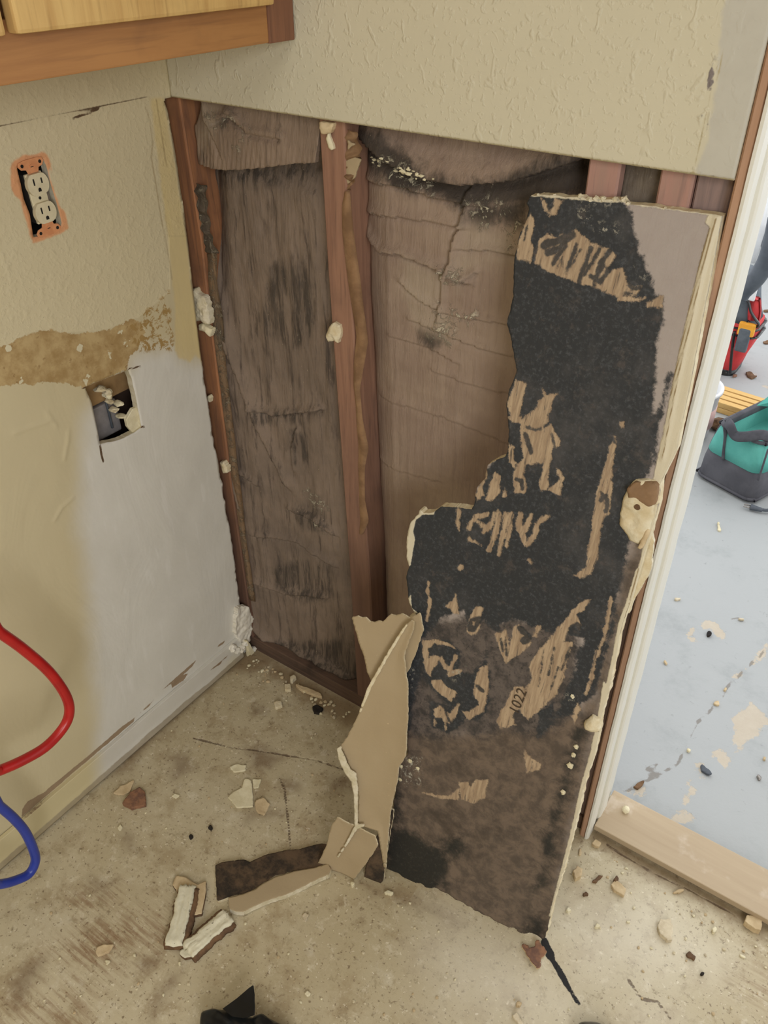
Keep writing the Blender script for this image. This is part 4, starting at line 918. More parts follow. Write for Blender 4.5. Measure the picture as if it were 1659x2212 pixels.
# torn gypsum lumps round the screws on its right edge
def clump(name, px, off, thick, mat, parent, seed=0, amp=.005, base=ypan, cell=.0022):
    f = lambda x, z: base(x, z)
    P = proj(px, 1, f); lo, hi = P.min(0) - .006, P.max(0) + .006
    def hh(U, V):
        d = np.clip(poly_sdf(P, U, V), 0, .012) / .012
        return f(U, V) - off - np.sqrt(d) * thick - vnoise(U, V, .018, seed) * amp
    return sheet(name, frange(lo[0], hi[0], cell), frange(max(lo[1], .001), hi[1], cell), 1, hh, lambda U, V: poly_sdf(P, U, V) + vnoise(U, V, .01, seed + 1) * .0016, thick + off, None, mat, parent)
clp = clump('torn_gypsum', Z7([(1300, 380), (1340, 345), (1400, 342), (1450, 360), (1472, 372), (1465, 480), (1440, 490), (1430, 580), (1412, 620), (1395, 680), (1350, 710), (1300, 690), (1278, 655), (1250, 600), (1245, 540), (1270, 440)]), .002, .006, M['gypsum_cream'], panel, 3)
clump('torn_paper', Z7([(1300, 385), (1340, 350), (1400, 345), (1450, 362), (1466, 376), (1462, 470), (1420, 485), (1380, 470), (1350, 450), (1300, 460)]), .008, .004, M['kraft_back'], panel, 5, .004)['label'] = 'torn brown paper'
clump('torn_gypsum', Z8([(1335, 655), (1380, 618), (1415, 640), (1412, 705), (1372, 702), (1345, 685)]), .004, .010, M['gypsum_cream'], panel, 7)
clump('torn_gypsum', Z8([(388, 205), (410, 150), (440, 120), (470, 112), (478, 150), (450, 190), (430, 225), (405, 225)]), .004, .008, M['gypsum_cream'], panel, 9, .006)
clump('torn_gypsum', Z7([(1360, 690), (1400, 615), (1418, 630), (1385, 720), (1345, 740)]), .005, .006, M['chip_tan'], panel, 10, .004)
for i, (zx, zy) in enumerate([(1340, 505), ]):
    p = pts_on(Z7([(zx, zy)]), .010)[0]
    bm = bmesh.new(); bmesh.ops.create_cone(bm, cap_ends=True, segments=20, radius1=.0045, radius2=.0040, depth=.004)
    bmesh.ops.rotate(bm, verts=bm.verts, matrix=Matrix.Rotation(math.pi / 2 + .2, 3, 'X')); bmesh.ops.translate(bm, verts=bm.verts, vec=Vector(p))
    bm_obj('screw_head', bm, M['chip_brown'], clp)
for i, (zx, zy, s) in enumerate([(395, 890, 15), (390, 957, 13), (480, 900, 13), (440, 862, 16), (1290, 790, 15), (1277, 832, 14), (1260, 885, 20), (1224, 1022, 16), (1272, 532, 14), (490, 160, 9), (488, 185, 9)]):
    p = pts_on(Z8([(zx, zy)]), .001)[0]; r = s / 2.37 / 1790 * 1.35 * .8
    lump('salt_crust', p, (r, r * .6, r * 1.25), M['chip_white'] if i % 3 else M['steel_grey'] if 'steel_grey' in M else M['chip_white'], panel, i, 2, .5)
# number stamped in ink on the bare paper patch
cu = bpy.data.curves.new('stamped_number', 'FONT'); cu.body = '1022'; cu.size = .024; cu.extrude = .0001; cu.align_x = 'CENTER'; cu.align_y = 'CENTER'; cu.space_character = 1.05
to = bpy.data.objects.new('tmp', cu); COL.objects.link(to)
bpy.context.view_layer.update()
me = bpy.data.meshes.new_from_object(to.evaluated_get(bpy.context.evaluated_depsgraph_get()))
bpy.data.objects.remove(to)
a, b = pts_on(Z8([(977, 602), (1012, 512)]), .0014); c = (Vector(a) + Vector(b)) / 2
dx = (Vector(b) - Vector(a)).normalized(); nrm = Vector((.0, -1, -.22)).normalized(); nrm = (nrm - dx * nrm.dot(dx)).normalized(); dy = nrm.cross(dx)
so = link('stamped_number', me, M['ink'], panel); so['label'] = 'stamped number 1022'
mt = Matrix((dx, dy, nrm)).transposed().to_4x4(); mt.translation = c; so.matrix_world = mt
# fuzz of torn gypsum along the top edge
for i, (zx, zy, s) in enumerate([(640, 108, 14), (690, 128, 16), (725, 120, 13), (760, 124, 15), (830, 126, 14), (880, 128, 16), (898, 152, 12), (1100, 176, 8), (410, 104, 9), (500, 104, 9)]):
    p = pts_on(Z6([(zx, zy)]), -.002)[0]; r = s / 2.517 / 1790 * 1.15
    lump('torn_gypsum', p, (r, r, r * .8), M['gypsum'], panel, i + 40, 2, .6)

# pale torn layer hanging out behind the board's right edge
bk_ = lambda x, z: ypan(x, z) + .010
P = proj(Z7([(1400, 600), (1432, 585), (1422, 660), (1427, 700), (1414, 850), (1395, 905), (1320, 1030), (1290, 1105), (1230, 1110), (1240, 900)]), 1, bk_)
lo, hi = P.min(0) - .004, P.max(0) + .004
t_ = sheet('torn_flap', frange(lo[0], hi[0], .002), frange(lo[1], hi[1], .002), 1, lambda U, V: bk_(U, V) + .003 + vnoise(U, V, .02, 81) * .002, lambda U, V: poly_sdf(P, U, V) + vnoise(U, V, .008, 82) * .0015, .005, None, [M['gypsum_cream'], M['gypsum'], M['gypsum']], panel)
t_['label'] = 'pale torn flap behind the right edge'

# ================================================================== TORN TAN PAPER beside the board
def ypap(x, z):
    return -(0.30 + np.clip((.60 - np.asarray(x)), -.1, .3) * .25) * (1 - np.asarray(z) / 1.15) - .004
PA = lambda px: proj(px, 1, ypap)
tp = empty('torn_paper_strip')
tag(tp, 'tall strip of torn tan drywall paper standing at the left edge of the moldy board', 'paper scrap')
backP = PA(Z8([(130, 140), (160, 130), (180, 140), (200, 138), (225, 160), (240, 165), (270, 155), (290, 160), (330, 120), (352, 132), (390, 120), (430, 142), (480, 112), (500, 200), (430, 400), (300, 560), (235, 480), (210, 420), (190, 330), (160, 250), (138, 170)]))
frontP = PA(Z8([(480, 112), (470, 180), (445, 240), (425, 310), (430, 380), (440, 450), (442, 600), (438, 740), (432, 820), (395, 880), (385, 960), (365, 1050), (345, 1200), (335, 1420), (290, 1200), (200, 1160), (196, 1140), (192, 1040), (188, 980), (180, 930), (150, 880), (125, 820), (100, 770), (130, 730), (200, 590), (250, 460), (330, 320), (400, 200), (430, 150)]))
foldP = PA(ZF([(480, 205), (600, 280), (760, 375), (900, 450), (1060, 540), (1110, 690), (1060, 790), (980, 900), (880, 1040), (760, 1190), (640, 1320), (500, 1380), (470, 1290), (452, 1225), (500, 1080), (430, 1190), (330, 1192), (255, 1190), (232, 1050), (300, 800), (370, 600), (405, 320)]))
underP = PA(ZF([(1060, 540), (1130, 480), (1180, 500), (1320, 0), (1300, 300), (1240, 600), (1190, 1000), (1170, 1300), (1040, 1450), (900, 1420), (740, 1400), (720, 1340), (880, 1240), (900, 1040)]))
def pap(name, P, off, mat, seed, curl=.0, cell=.0024, zmin=.002):
    lo, hi = P.min(0) - .004, P.max(0) + .004
    def hh(U, V):
        d = np.clip(poly_sdf(P, U, V), 0, .03)
        return ypap(U, V) - off - curl * (1 - d / .03) ** 2 + vnoise(U, V, .08, seed) * .003
    return sheet(name, frange(lo[0], hi[0], cell), frange(max(lo[1], zmin), hi[1], cell), 1, hh, lambda U, V: poly_sdf(P, U, V) + vnoise(U, V, .007, seed + 1) * .0013, .0022, None, [mat, M['gypsum_cream'], M['gypsum']], tp)
pap('back_layer', backP, -.006, M['paper_tan'], 91)
pap('front_layer', frontP, .004, M['paper_tan'], 93, .004)
pap('folded_flap', foldP, .012, M['paper_tan'], 95, .003)
u_ = pap('moldy_end', underP, .002, M['paper_mold'], 97); u_['label'] = 'black moldy paper end'
# white torn lip down the left rim
lip = PA(Z8([(98, 765), (130, 740), (118, 770), (165, 870), (195, 890), (204, 980), (206, 1140), (250, 1150), (206, 1165), (160, 1240), (100, 1330), (95, 1330), (150, 1240), (193, 1150), (185, 1000), (172, 930), (140, 890), (108, 820)]))
lo, hi = lip.min(0) - .004, lip.max(0) + .004
sheet('torn_rim', frange(lo[0], hi[0], .0016), frange(max(lo[1], .002), hi[1], .0016), 1, lambda U, V: ypap(U, V) - .0175 + vnoise(U, V, .02, 99) * .001, lambda U, V: poly_sdf(lip, U, V) + vnoise(U, V, .006, 100) * .0012, .002, None, M['gypsum'], tp)['label'] = 'white torn rim'
lip2 = PA(Z8([(240, 470), (330, 310), (400, 195), (440, 140), (445, 150), (410, 205), (340, 322), (258, 470), (205, 600), (198, 590)]))
lo, hi = lip2.min(0) - .004, lip2.max(0) + .004
sheet('torn_rim', frange(lo[0], hi[0], .0016), frange(lo[1], hi[1], .0016), 1, lambda U, V: ypap(U, V) - .0105, lambda U, V: poly_sdf(lip2, U, V) + vnoise(U, V, .006, 101) * .001, .002, None, M['gypsum_cream'], tp)

# ================================================================== SCRAPS ON THE FLOOR
def floor_piece(name, px, z0, thick, mats, label, cat, group=None, seed=0, tilt=None, curl=0., cell=.002, attrs=None, rag=.0012, parent=None, zfn=None):
    P = proj(px, 2, lambda x, y: np.full(np.shape(x), z0 + thick))
    lo, hi = P.min(0) - .004, P.max(0) + .004; c = P.mean(0); sz = max(hi - lo)
    def hh(U, V):
        z = z0 + thick + vnoise(U, V, sz * .4 + .005, seed) * thick * .18 + curl * (((U - c[0]) ** 2 + (V - c[1]) ** 2) / (sz * sz * .25))
        if tilt: z = z + np.maximum(0, tilt[0] * (U - c[0]) + tilt[1] * (V - c[1]))
        if zfn is not None: z = z + zfn(U, V)
        return z
    o = sheet(name, frange(lo[0], hi[0], cell), frange(lo[1], hi[1], cell), 2, hh, lambda U, V: poly_sdf(P, U, V) + vnoise(U, V, .008, seed + 3) * rag, thick, attrs, mats, parent)
    if label: tag(o, label, cat, group)
    return o
fs = empty('drywall_scrap')
tag(fs, 'long flat drywall scrap half black with mold and half tan lying on the floor', 'drywall scrap')
f1 = floor_piece('moldy_face', ZS([(392, 400), (420, 385), (480, 375), (540, 372), (570, 385), (640, 350), (700, 335), (760, 322), (820, 318), (880, 300), (935, 288), (1000, 296), (985, 330), (970, 390), (900, 415), (800, 430), (700, 455), (640, 490), (600, 520), (540, 545), (470, 560), (400, 585), (395, 500)]), .001, .009, [M['paper_mold'], M['gypsum_cream'], M['gypsum']], None, None, seed=5, parent=fs)
f1['label'] = 'moldy black face'
f2 = floor_piece('tan_face', ZS([(460, 568), (540, 548), (600, 522), (640, 492), (700, 458), (800, 432), (900, 415), (968, 392), (985, 420), (970, 450), (900, 480), (820, 520), (740, 555), (640, 590), (540, 640), (500, 640), (465, 625)]), .001, .012, [M['paper_tan'], M['gypsum'], M['gypsum']], None, None, seed=6, parent=fs)
f2['label'] = 'clean tan face with white torn rim'
# two chunks of wood with flaking white paint
def chunk(px_a, px_b, w, h, label, seed, brown_side):
    a, b = [np.append(p, 0) for p in proj([px_a, px_b], 2, lambda x, y: np.full(np.shape(x), h))]
    t = empty('painted_wood_chunk'); d = Vector(b - a); Ln = d.length; d.normalize(); n = Vector((-d.y, d.x, 0))
    def body(name, mat, w0, w1, z0, z1, rag, sh):
        bm = bmesh.new(); nn = 40; rows = []; mm = 12
        for i in range(nn + 1):
            f = i / nn; e = mnoise.noise(Vector((f * 5, seed, 1))) * rag + mnoise.noise(Vector((f * 26, seed, 2))) * rag * .3; e2 = mnoise.noise(Vector((f * 5, seed, 7))) * rag + mnoise.noise(Vector((f * 26, seed, 5))) * rag * .3
            c = Vector(a) + d * (Ln * f)
            row = [(w0 + e, z0)]
            for k in range(mm + 1):
                t_ = k / mm; u = (w0 + e) * (1 - t_) + (w1 + e2) * t_; en = min(1, t_ * 6 + .5, (1 - t_) * 6 + .5) * min(1, f * 10 + .55, (1 - f) * 10 + .55)
                zz = z0 + (z1 - z0) * en + (mnoise.noise(Vector((k * .75, f * 2.2, seed))) * .0034 + mnoise.noise(Vector((k * 1.3, f * 8, seed + 4))) * .0012) * (1 if z1 > h * .9 else .5)
                jit = d * (mnoise.noise(Vector((k * .9, seed, i * .0 + 3 + (5 if f > .5 else 0)))) * .006 if i in (0, nn) else 0)
                row.append((u, zz, jit))
            row.append((w1 + e2, z0))
            rows.append([bm.verts.new(c + n * r_[0] + Vector((0, 0, r_[1])) + (r_[2] if len(r_) > 2 else Vector((0, 0, 0)))) for r_ in row])
        for r0, r1 in zip(rows, rows[1:]):
            m_ = len(r0)
            for k in range(m_): bm.faces.new((r0[k], r0[(k + 1) % m_], r1[(k + 1) % m_], r1[k]))
        bm.faces.new(rows[0][::-1]); bm.faces.new(rows[-1])
        return bm_obj(name, bm, mat, t, True)
    body('wood', M['chip_brown'], -w * .62, w * .62, 0.0, h * .72, .006, 0)['label'] = 'rotten brown wood'
    body('paint_layer', M['flaky'], -w * (.38 if brown_side < 0 else .5), w * (.5 if brown_side < 0 else .38), h * .70, h, .005, 0)['label'] = 'thick flaking white paint'
    tag(t, label, 'wood scrap', 'painted wood chunks')
chunk((408, 1910), (377, 2040), .034, .020, 'upright looking white painted wood chunk, left one of the two on the floor', 3, 1)
chunk((492, 1972), (402, 2050), .034, .018, 'slanting white painted wood chunk touching the moldy floor scrap', 8, -1)
floor_piece('wood_scrap', ZS([(190, 450), (240, 462), (300, 500), (345, 480), (340, 560), (320, 650), (280, 655), (285, 560), (200, 540), (170, 500)]), .0005, .008, [M['chip_tan'], M['chip_brown'], M['chip_brown']], 'crumbling tan and brown wood scrap behind the left white chunk', 'wood scrap', seed=14)
floor_piece('paint_chip', ZS([(205, 855), (215, 830), (260, 820), (282, 845), (275, 868), (235, 876)]), .0005, .008, [M['flaky'], M['chip_brown'], M['chip_brown']], 'round flaky white piece where the two painted chunks meet', 'paint chip', seed=15)
# single flakes and chips
FP = [
 ('paint_chip', Z2([(530, 1225), (560, 1190), (615, 1165), (632, 1115), (668, 1120), (682, 1200), (680, 1280), (585, 1285), (552, 1245)]), .003, 'chip_white', 'large white paint chip with a squared right side on the floor'),
 ('paint_chip', Z2([(675, 1112), (735, 1115), (712, 1165), (685, 1172)]), .002, 'chip_white', 'small pale chip touching the large white paint chip'),
 ('paint_chip', Z2([(700, 1240), (742, 1225), (782, 1265), (748, 1330), (705, 1308), (690, 1270)]), .005, 'chip_tan', 'rounded peach tan chip right of the large white chip'),
 ('paint_chip', Z2([(543, 1042), (580, 1023), (638, 1030), (638, 1065), (562, 1072)]), .003, 'chip_white', 'long rounded white chip above the large white chip'),
 ('wood_stick', Z2([(930, 545), (950, 545), (1020, 572), (1092, 603), (1095, 626), (1020, 602), (950, 568)]), .007, 'chip_tan', 'thin tan wooden sliver lying along the bottom plate'),
 ('gypsum_crumb', Z2([(868, 545), (905, 540), (908, 580), (872, 578)]), .007, 'gypsum_cream', 'blocky cream crumb at the left tip of the tan sliver'),
 ('gypsum_crumb', Z2([(900, 500), (930, 487), (940, 505), (915, 530), (903, 522)]), .010, 'gypsum_cream', 'cream crumb just above the tan sliver by the plate'),
 ('gypsum_crumb', Z2([(808, 655), (850, 640), (858, 672), (815, 688)]), .008, 'gypsum_cream', 'cream double crumb in the middle of the floor near the plate'),
 ('gypsum_crumb', Z2([(1035, 680), (1060, 665), (1100, 690), (1075, 720), (1045, 715)]), .007, 'chip_dark', 'small black lump on the floor near the bottom plate'),
 ('paint_chip', Z1([(600, 1510), (640, 1470), (712, 1438), (690, 1500), (650, 1516)]), .003, 'chip_tan', 'pointed cream shard near the baseboard'),
 ('shell_fragment', Z1([(650, 1560), (690, 1500), (740, 1475), (770, 1500), (772, 1570), (700, 1586)]), .008, 'chip_red', 'reddish brown cupped fragment right of the pointed cream shard'),
 ('paint_chip', ZL([(688, 1190), (700, 1140), (740, 1130), (816, 1132), (780, 1185), (700, 1212)]), .004, 'chip_tan', 'tan leaf shaped chip lying on the scraped floor'),
 ('paint_chip', ZL([(755, 1240), (790, 1245), (765, 1275)]), .003, 'chip_white', 'tiny white triangle chip below the tan leaf shaped chip'),
 ('gypsum_crumb', ZL([(1278, 1250), (1295, 1250), (1295, 1278), (1280, 1278)]), .006, 'chip_white', 'tiny white crumb below the painted wood chunks'),
 ('gypsum_crumb', ZB([(738, 285), (760, 262), (785, 275), (775, 310), (752, 322)]), .012, 'chip_tan', 'pale tan lump right beside the foot of the moldy board'),
 ('wood_stick', ZB([(828, 335), (860, 308), (878, 308), (850, 340)]), .005, 'chip_brown', 'short dark brown sliver right of the pale tan lump'),
 ('wood_chip', ZB([(920, 350), (940, 322), (990, 372), (978, 405), (930, 372)]), .008, 'chip_tan', 'grey tan squarish wood chip in the middle of the right floor'),
 ('wood_chip', ZB([(930, 325), (945, 308), (955, 325), (940, 340)]), .010, 'chip_brown', 'dark chip touching the top of the squarish wood chip'),
 ('gypsum_crumb', ZB([(780, 392), (800, 382), (812, 398), (790, 405)]), .005, 'chip_brown', 'orange brown crumb left of the squarish wood chip'),
 ('mortar_piece', ZB([(1138, 545), (1150, 512), (1200, 515), (1212, 545), (1205, 612), (1185, 615), (1150, 580)]), .009, 'brick_pale', 'ribbed pale mortar piece on the right floor'),
 ('wood_block', ZB([(1545, 525), (1560, 490), (1635, 508), (1625, 565), (1600, 560)]), .014, 'chip_tan', 'small tan wood block lying against the threshold'),
 ('wood_chip', ZB([(1275, 680), (1290, 668), (1320, 695), (1310, 708), (1280, 692)]), .004, 'chip_brown', 'dark brown chip below the ribbed mortar piece'),
 ('gypsum_crumb', ZB([(1158, 690), (1168, 680), (1180, 692), (1165, 705)]), .005, 'chip_tan', 'tan crumb left of the dark brown chip'),
 ('gypsum_crumb', ZB([(1395, 558), (1410, 548), (1420, 566), (1402, 578)]), .007, 'chip_white', 'pale crumb between the mortar piece and the wood block'),
 ('gypsum_crumb', ZB([(840, 548), (852, 532), (865, 545), (850, 556)]), .006, 'chip_white', 'white crumb right of the board foot on the bright floor'),
 ('gypsum_crumb', ZB([(705, 470), (715, 455), (730, 470), (715, 482)]), .006, 'chip_white', 'white crumb close to the right edge of the moldy board'),
 ('gypsum_crumb', ZB([(830, 155), (845, 135), (872, 155), (860, 175), (840, 168)]), .007, 'chip_tan', 'yellowish foam crumb at the end of the threshold'),
 ('gypsum_crumb', ZB([(468, 910), (480, 898), (498, 910), (488, 925), (472, 922)]), .008, 'chip_tan', 'round tan crumb on the floor left of the black tear'),
 ('gypsum_crumb', ZB([(450, 970), (470, 955), (490, 990), (510, 1012), (480, 1010)]), .005, 'brick_pale', 'pale smear of crumbs at the bottom edge left of the black tear'),
 ('gypsum_crumb', ZB([(1340, 768), (1352, 758), (1358, 772), (1345, 778)]), .005, 'chip_dark', 'tiny dark crumb low on the right floor'),
 ('wood_stick', ZB([(990, 522), (1055, 520), (1055, 528), (992, 530)]), .003, 'chip_white', 'thin pale splinter in the middle of the right floor'),
 ('leaf_fragment', ZB([(1215, 388), (1240, 372), (1275, 372), (1240, 390)]), .004, 'chip_tan', 'orange tan leaf fragment in the dirt along the threshold'),
 ('paint_chip', ZB([(1525, 680), (1550, 690), (1550, 700), (1530, 692)]), .002, 'chip_white', 'thin white paint chip near the right border of the floor'),
 ('wood_stick', ZB([(768, 182), (778, 182), (776, 212), (768, 212)]), .003, 'chip_tan', 'tiny upright splinter beside the board near the jamb'),
 ('paint_chip', Z1([(908, 1520), (930, 1508), (958, 1518), (930, 1535)]), .002, 'chip_white', 'small white chip between the reddish fragment and the large white chip'),
 ('gypsum_crumb', Z1([(1105, 1690), (1115, 1675), (1132, 1690), (1118, 1702)]), .005, 'chip_dark', 'black pebble on the open floor, right one of two'),
 ('gypsum_crumb', Z1([(1000, 1735), (1012, 1722), (1026, 1735), (1010, 1750)]), .005, 'chip_dark', 'black pebble on the open floor, left one of two'),
 ('paint_chip', Z1([(625, 1690), (640, 1665), (648, 1690), (638, 1708)]), .003, 'chip_white', 'small pale chip below the reddish fragment'),
 ('paint_chip', Z(300, 1700, 2.37)([(835, 660), (850, 640), (872, 655), (850, 692)]), .003, 'brick_pale', 'pale chip on the floor below the tan scrap'),
 ('paint_chip', Z(300, 1700, 2.37)([(848, 1055), (865, 1042), (880, 1058), (862, 1074)]), .003, 'chip_white', 'white chip right of the black plastic'),
 ('gypsum_crumb', Z(300, 1700, 2.37)([(1255, 540), (1275, 528), (1305, 540), (1290, 552)]), .006, 'chip_white', 'oval white crumb in front of the board foot'),
 ('gypsum_crumb', Z(300, 1700, 2.37)([(1080, 490), (1092, 478), (1105, 492), (1092, 506)]), .008, 'chip_white', 'white crumb below the folded tan flap'),
]
for i, (nm, px, th, mt, lab) in enumerate(FP):
    floor_piece(nm, px, .0003, th, M[mt], lab, {'paint_chip': 'paint chip', 'wood_stick': 'splinter', 'wood_chip': 'wood chip', 'wood_block': 'wood block', 'mortar_piece': 'mortar', 'leaf_fragment': 'leaf', 'shell_fragment': 'fragment'}.get(nm, 'crumb'), None, 200 + i, None, .002 if nm == 'paint_chip' else 0, .0016, None, .0018)
# torn brown paper at the board's toe
floor_piece('paper_scrap', ZT([(265, 360), (300, 345), (370, 400), (440, 380), (430, 325), (500, 300), (530, 380), (560, 400), (600, 450), (570, 520), (520, 540), (515, 650), (480, 655), (400, 570), (330, 470)]), .004, .004, [M['chip_red'], M['chip_tan'], M['chip_tan']], 'torn brown paper scrap at the toe of the moldy board by the black tear', 'paper scrap', None, 300, (0, .3), 0, .0016, None, .003)
# sliver cluster and broken plaster in the corner
for k, (p, lab) in enumerate([([(628, 282), (640, 280), (668, 420), (650, 424)], 'white splinter hanging in the wall corner, left one of two'), ([(640, 285), (655, 300), (692, 425), (672, 432), (652, 350)], 'white splinter hanging in the wall corner, right one of two')]):
    q = Z2(p); A = on_surf([a[0] for a in q], [a[1] for a in q], 0, lambda y, z: np.full(np.shape(y), .012 + .004 * k))
    A[:, 2] = np.maximum(A[:, 2], .002)
    tag(prism('splinter', A, (.004, 0, 0), M['chip_white']), lab, 'splinter')
pc = empty('broken_plaster'); tag(pc, 'broken white plaster lump at the foot of the left wall corner', 'plaster')
q = Z2([(585, 95), (610, 82), (655, 85), (660, 110), (685, 150), (690, 178), (672, 180), (678, 215), (668, 290), (640, 300), (600, 290), (575, 240), (580, 160)])
P = proj(q, 0, lambda y, z: np.full(np.shape(y), .01)); lo, hi = P.min(0) - .004, P.max(0) + .004
sheet('plaster_face', frange(lo[0], hi[0], .0018), frange(lo[1], hi[1], .0018), 0, lambda U, V: .010 + vnoise(U, V, .02, 401) * .006, lambda U, V: poly_sdf(P, U, V) + vnoise(U, V, .009, 402) * .003, .012, None, M['plaster'], pc)
for i, (x, y, r) in enumerate([(560, 330, .010), (585, 345, .009), (610, 335, .011), (690, 385, .008), (635, 300, .009)]):
    p = on_surf(np.array([Z2([(x, y)])[0][0]]), np.array([Z2([(x, y)])[0][1]]), 0, lambda a, b: np.full(np.shape(a), .012))[0]
    lump('plaster_bit', (p[0], p[1], max(p[2], r * .6)), (r, r, r * .8), M['plaster'], pc, i + 60, 2, .5)
# crumb heap along corner and tiny crumbs scattered over the floor (copies)
protos = []
for i in range(6):
    o = lump('plaster_crumb', (0, 0, 0), (1, .8, .55), [M['chip_white'], M['gypsum_cream'], M['chip_tan'], M['brick_pale'], M['chip_white'], M['chip_tan']][i], None, i + 500, 1, .5)
    protos.append(o)
spots = []
for i in range(150):
    while True:
        px, py = random.uniform(60, 1640), random.uniform(1420, 2200)
        p = on(px, py, 2, 0.0)
        if .02 < p[0] < 1.34 and p[1] < -.012 and not poly_sdf(np.array([[840, 1860], [1180, 2060], [1300, 1700], [1300, 1200], [800, 1200], [700, 1880]]), np.array([px]), np.array([py]))[0] > 0:
            if not (p[0] > .55 and p[0] < .95 and p[1] > -.30): break
    spots.append((p[0], p[1], random.uniform(.0012, .0034)))
for i in range(70):
    t = random.random(); spots.append((.03 + t * .3 + random.gauss(0, .012), -.012 - abs(random.gauss(0, .022)), random.choice([random.uniform(.0014, .004), random.uniform(.003, .0062)])))
for i in range(30):
    t = random.random(); spots.append((.93 + t * .40, -.008 - abs(random.gauss(0, .03)), random.uniform(.0014, .0036)))
for i, (x, y, r) in enumerate(spots):
    s = protos[i % 6]; o = s if i < 6 else s.copy()
    if i >= 6: COL.objects.link(o)
    o.location = (x, y, r * .4); o.scale = (r, r, r); o.rotation_euler = (0, 0, random.uniform(0, 6.28))
    tag(o, 'tiny pale plaster crumb scattered on the bare indoor floor', 'crumb', 'plaster crumbs on the indoor floor')
# ================================================================== CABINET on the left wall
cb = empty('wall_cabinet', (.13, -.3, 1.32))
tag(cb, 'brown wooden wall cabinet at the top left with an oak door', 'cabinet')
def sub(name, lo, hi, mat, bev=.0015, parent=cb):
    o = box(name, lo, hi, mat, None, bev); o.parent = parent
    o.matrix_parent_inverse = Matrix.Translation(parent.location).inverted(); return o
sub('carcass', (.001, -1.1, 1.332), (.24, -.002, 1.95), M['cab'])
sub('bottom_rail', (.238, -1.1, 1.318), (.260, -.0535, 1.374), M['cab'], .002)
sub('end_stile', (.238, -.0530, 1.317), (.261, -.002, 1.95), M['cab_end'], .002)
dr = sub('door', (.262, -.435, 1.362), (.280, -.060, 1.93), M['cab_door'], .004)
sub('door', (.262, -.85, 1.362), (.280, -.447, 1.93), M['cab_door'], .004)

# ================================================================== DUPLEX OUTLET
# local frame on the wall: u along y, v up
P_top = proj(ZO([(430, 440)]), 0, flat0)[0]; P_bot = proj(ZO([(800, 1780)]), 0, flat0)[0]
oc = (P_top + P_bot) / 2; ov = (P_top - P_bot); oL = np.linalg.norm(ov); ov = ov / oL; ou = np.array([ov[1], -ov[0]])
def OW(u, v, x): 
    p = oc + ou * u + ov * v; return Vector((x, p[0], p[1]))
outlet = empty('wall_outlet', (0, oc[0], oc[1]))
tag(outlet, 'white duplex outlet without a cover plate, set in orange sprayed wall', 'outlet')
def kid(o): o.parent = outlet; o.matrix_parent_inverse = Matrix.Translation(outlet.location).inverted(); return o
def plate2(name, ring, x0, x1, mat, bev=0.0, par=None):
    o = kid(prism(name, [OW(u, v, x0) for u, v in ring], (x1 - x0, 0, 0), mat, None, bev))
    if par is not None:
        o.parent = par; o.matrix_parent_inverse = Matrix.Identity(4)
    return o
k = oL / .083
def disc(cx, cy, r, n=16): return [(cx + r * math.cos(2 * math.pi * i / n), cy + r * math.sin(2 * math.pi * i / n)) for i in range(n)]
# box behind
bm = bmesh.new()
def quad(a, b, c, d): bm.faces.new([bm.verts.new(x) for x in (a, b, c, d)])
hw, hh2, dp = .029, .051, -.055
c4 = [(-hw, -hh2), (hw, -hh2), (hw, hh2), (-hw, hh2)]
for i in range(4):
    a, b = c4[i], c4[(i + 1) % 4]; quad(OW(*a, -.002), OW(*b, -.002), OW(*b, dp), OW(*a, dp))
quad(*[OW(u, v, dp) for u, v in c4])
kid(bm_obj('electrical_box', bm, M['steel_dark'] if 'steel_dark' in M else M['dark']))
# yoke strap ends with plaster ears
for sgn in (1, -1):
    ring = [(-.008, .034), (.009, .034), (.010, .040), (.017, .041), (.021, .046), (.019, .051), (.010, .0525), (-.010, .0525), (-.019, .051), (-.021, .046), (-.017, .041), (-.009, .040)]
    ring = [(u, sgn * v) for u, v in ring]
    st_ = plate2('yoke_strap', ring if sgn > 0 else ring[::-1], .001, .0028, M['orange'], .0004); st_['label'] = 'orange sprayed metal strap'
    for uu, vv, r in ((-.0145, .0462, .0024), (.0145, .0462, .0024), (0, .0425, .0034)):
        ring = disc(uu, sgn * vv, r)
        so_ = plate2('strap_screw' if uu == 0 else 'strap_hole', ring, .0027, .0036 if uu == 0 else .0030, M['orange'] if uu == 0 else M['dark'], 0, st_)
    plate2('screw_slot', [(-.0024, sgn * .0425 - .0005), (.0024, sgn * .0425 - .0005), (.0024, sgn * .0425 + .0005), (-.0024, sgn * .0425 + .0005)], .0036, .0038, M['dark'], 0, st_)
body = plate2('receptacle_body', [(-.0135, -.034), (.0135, -.034), (.0135, .034), (-.0135, .034)], -.003, .002, M['recept'], .001)
plate2('receptacle_back', [(-.0140, -.033), (.0140, -.033), (.0140, .033), (-.0140, .033)], -.028, -.0032, M['dark'], .001)
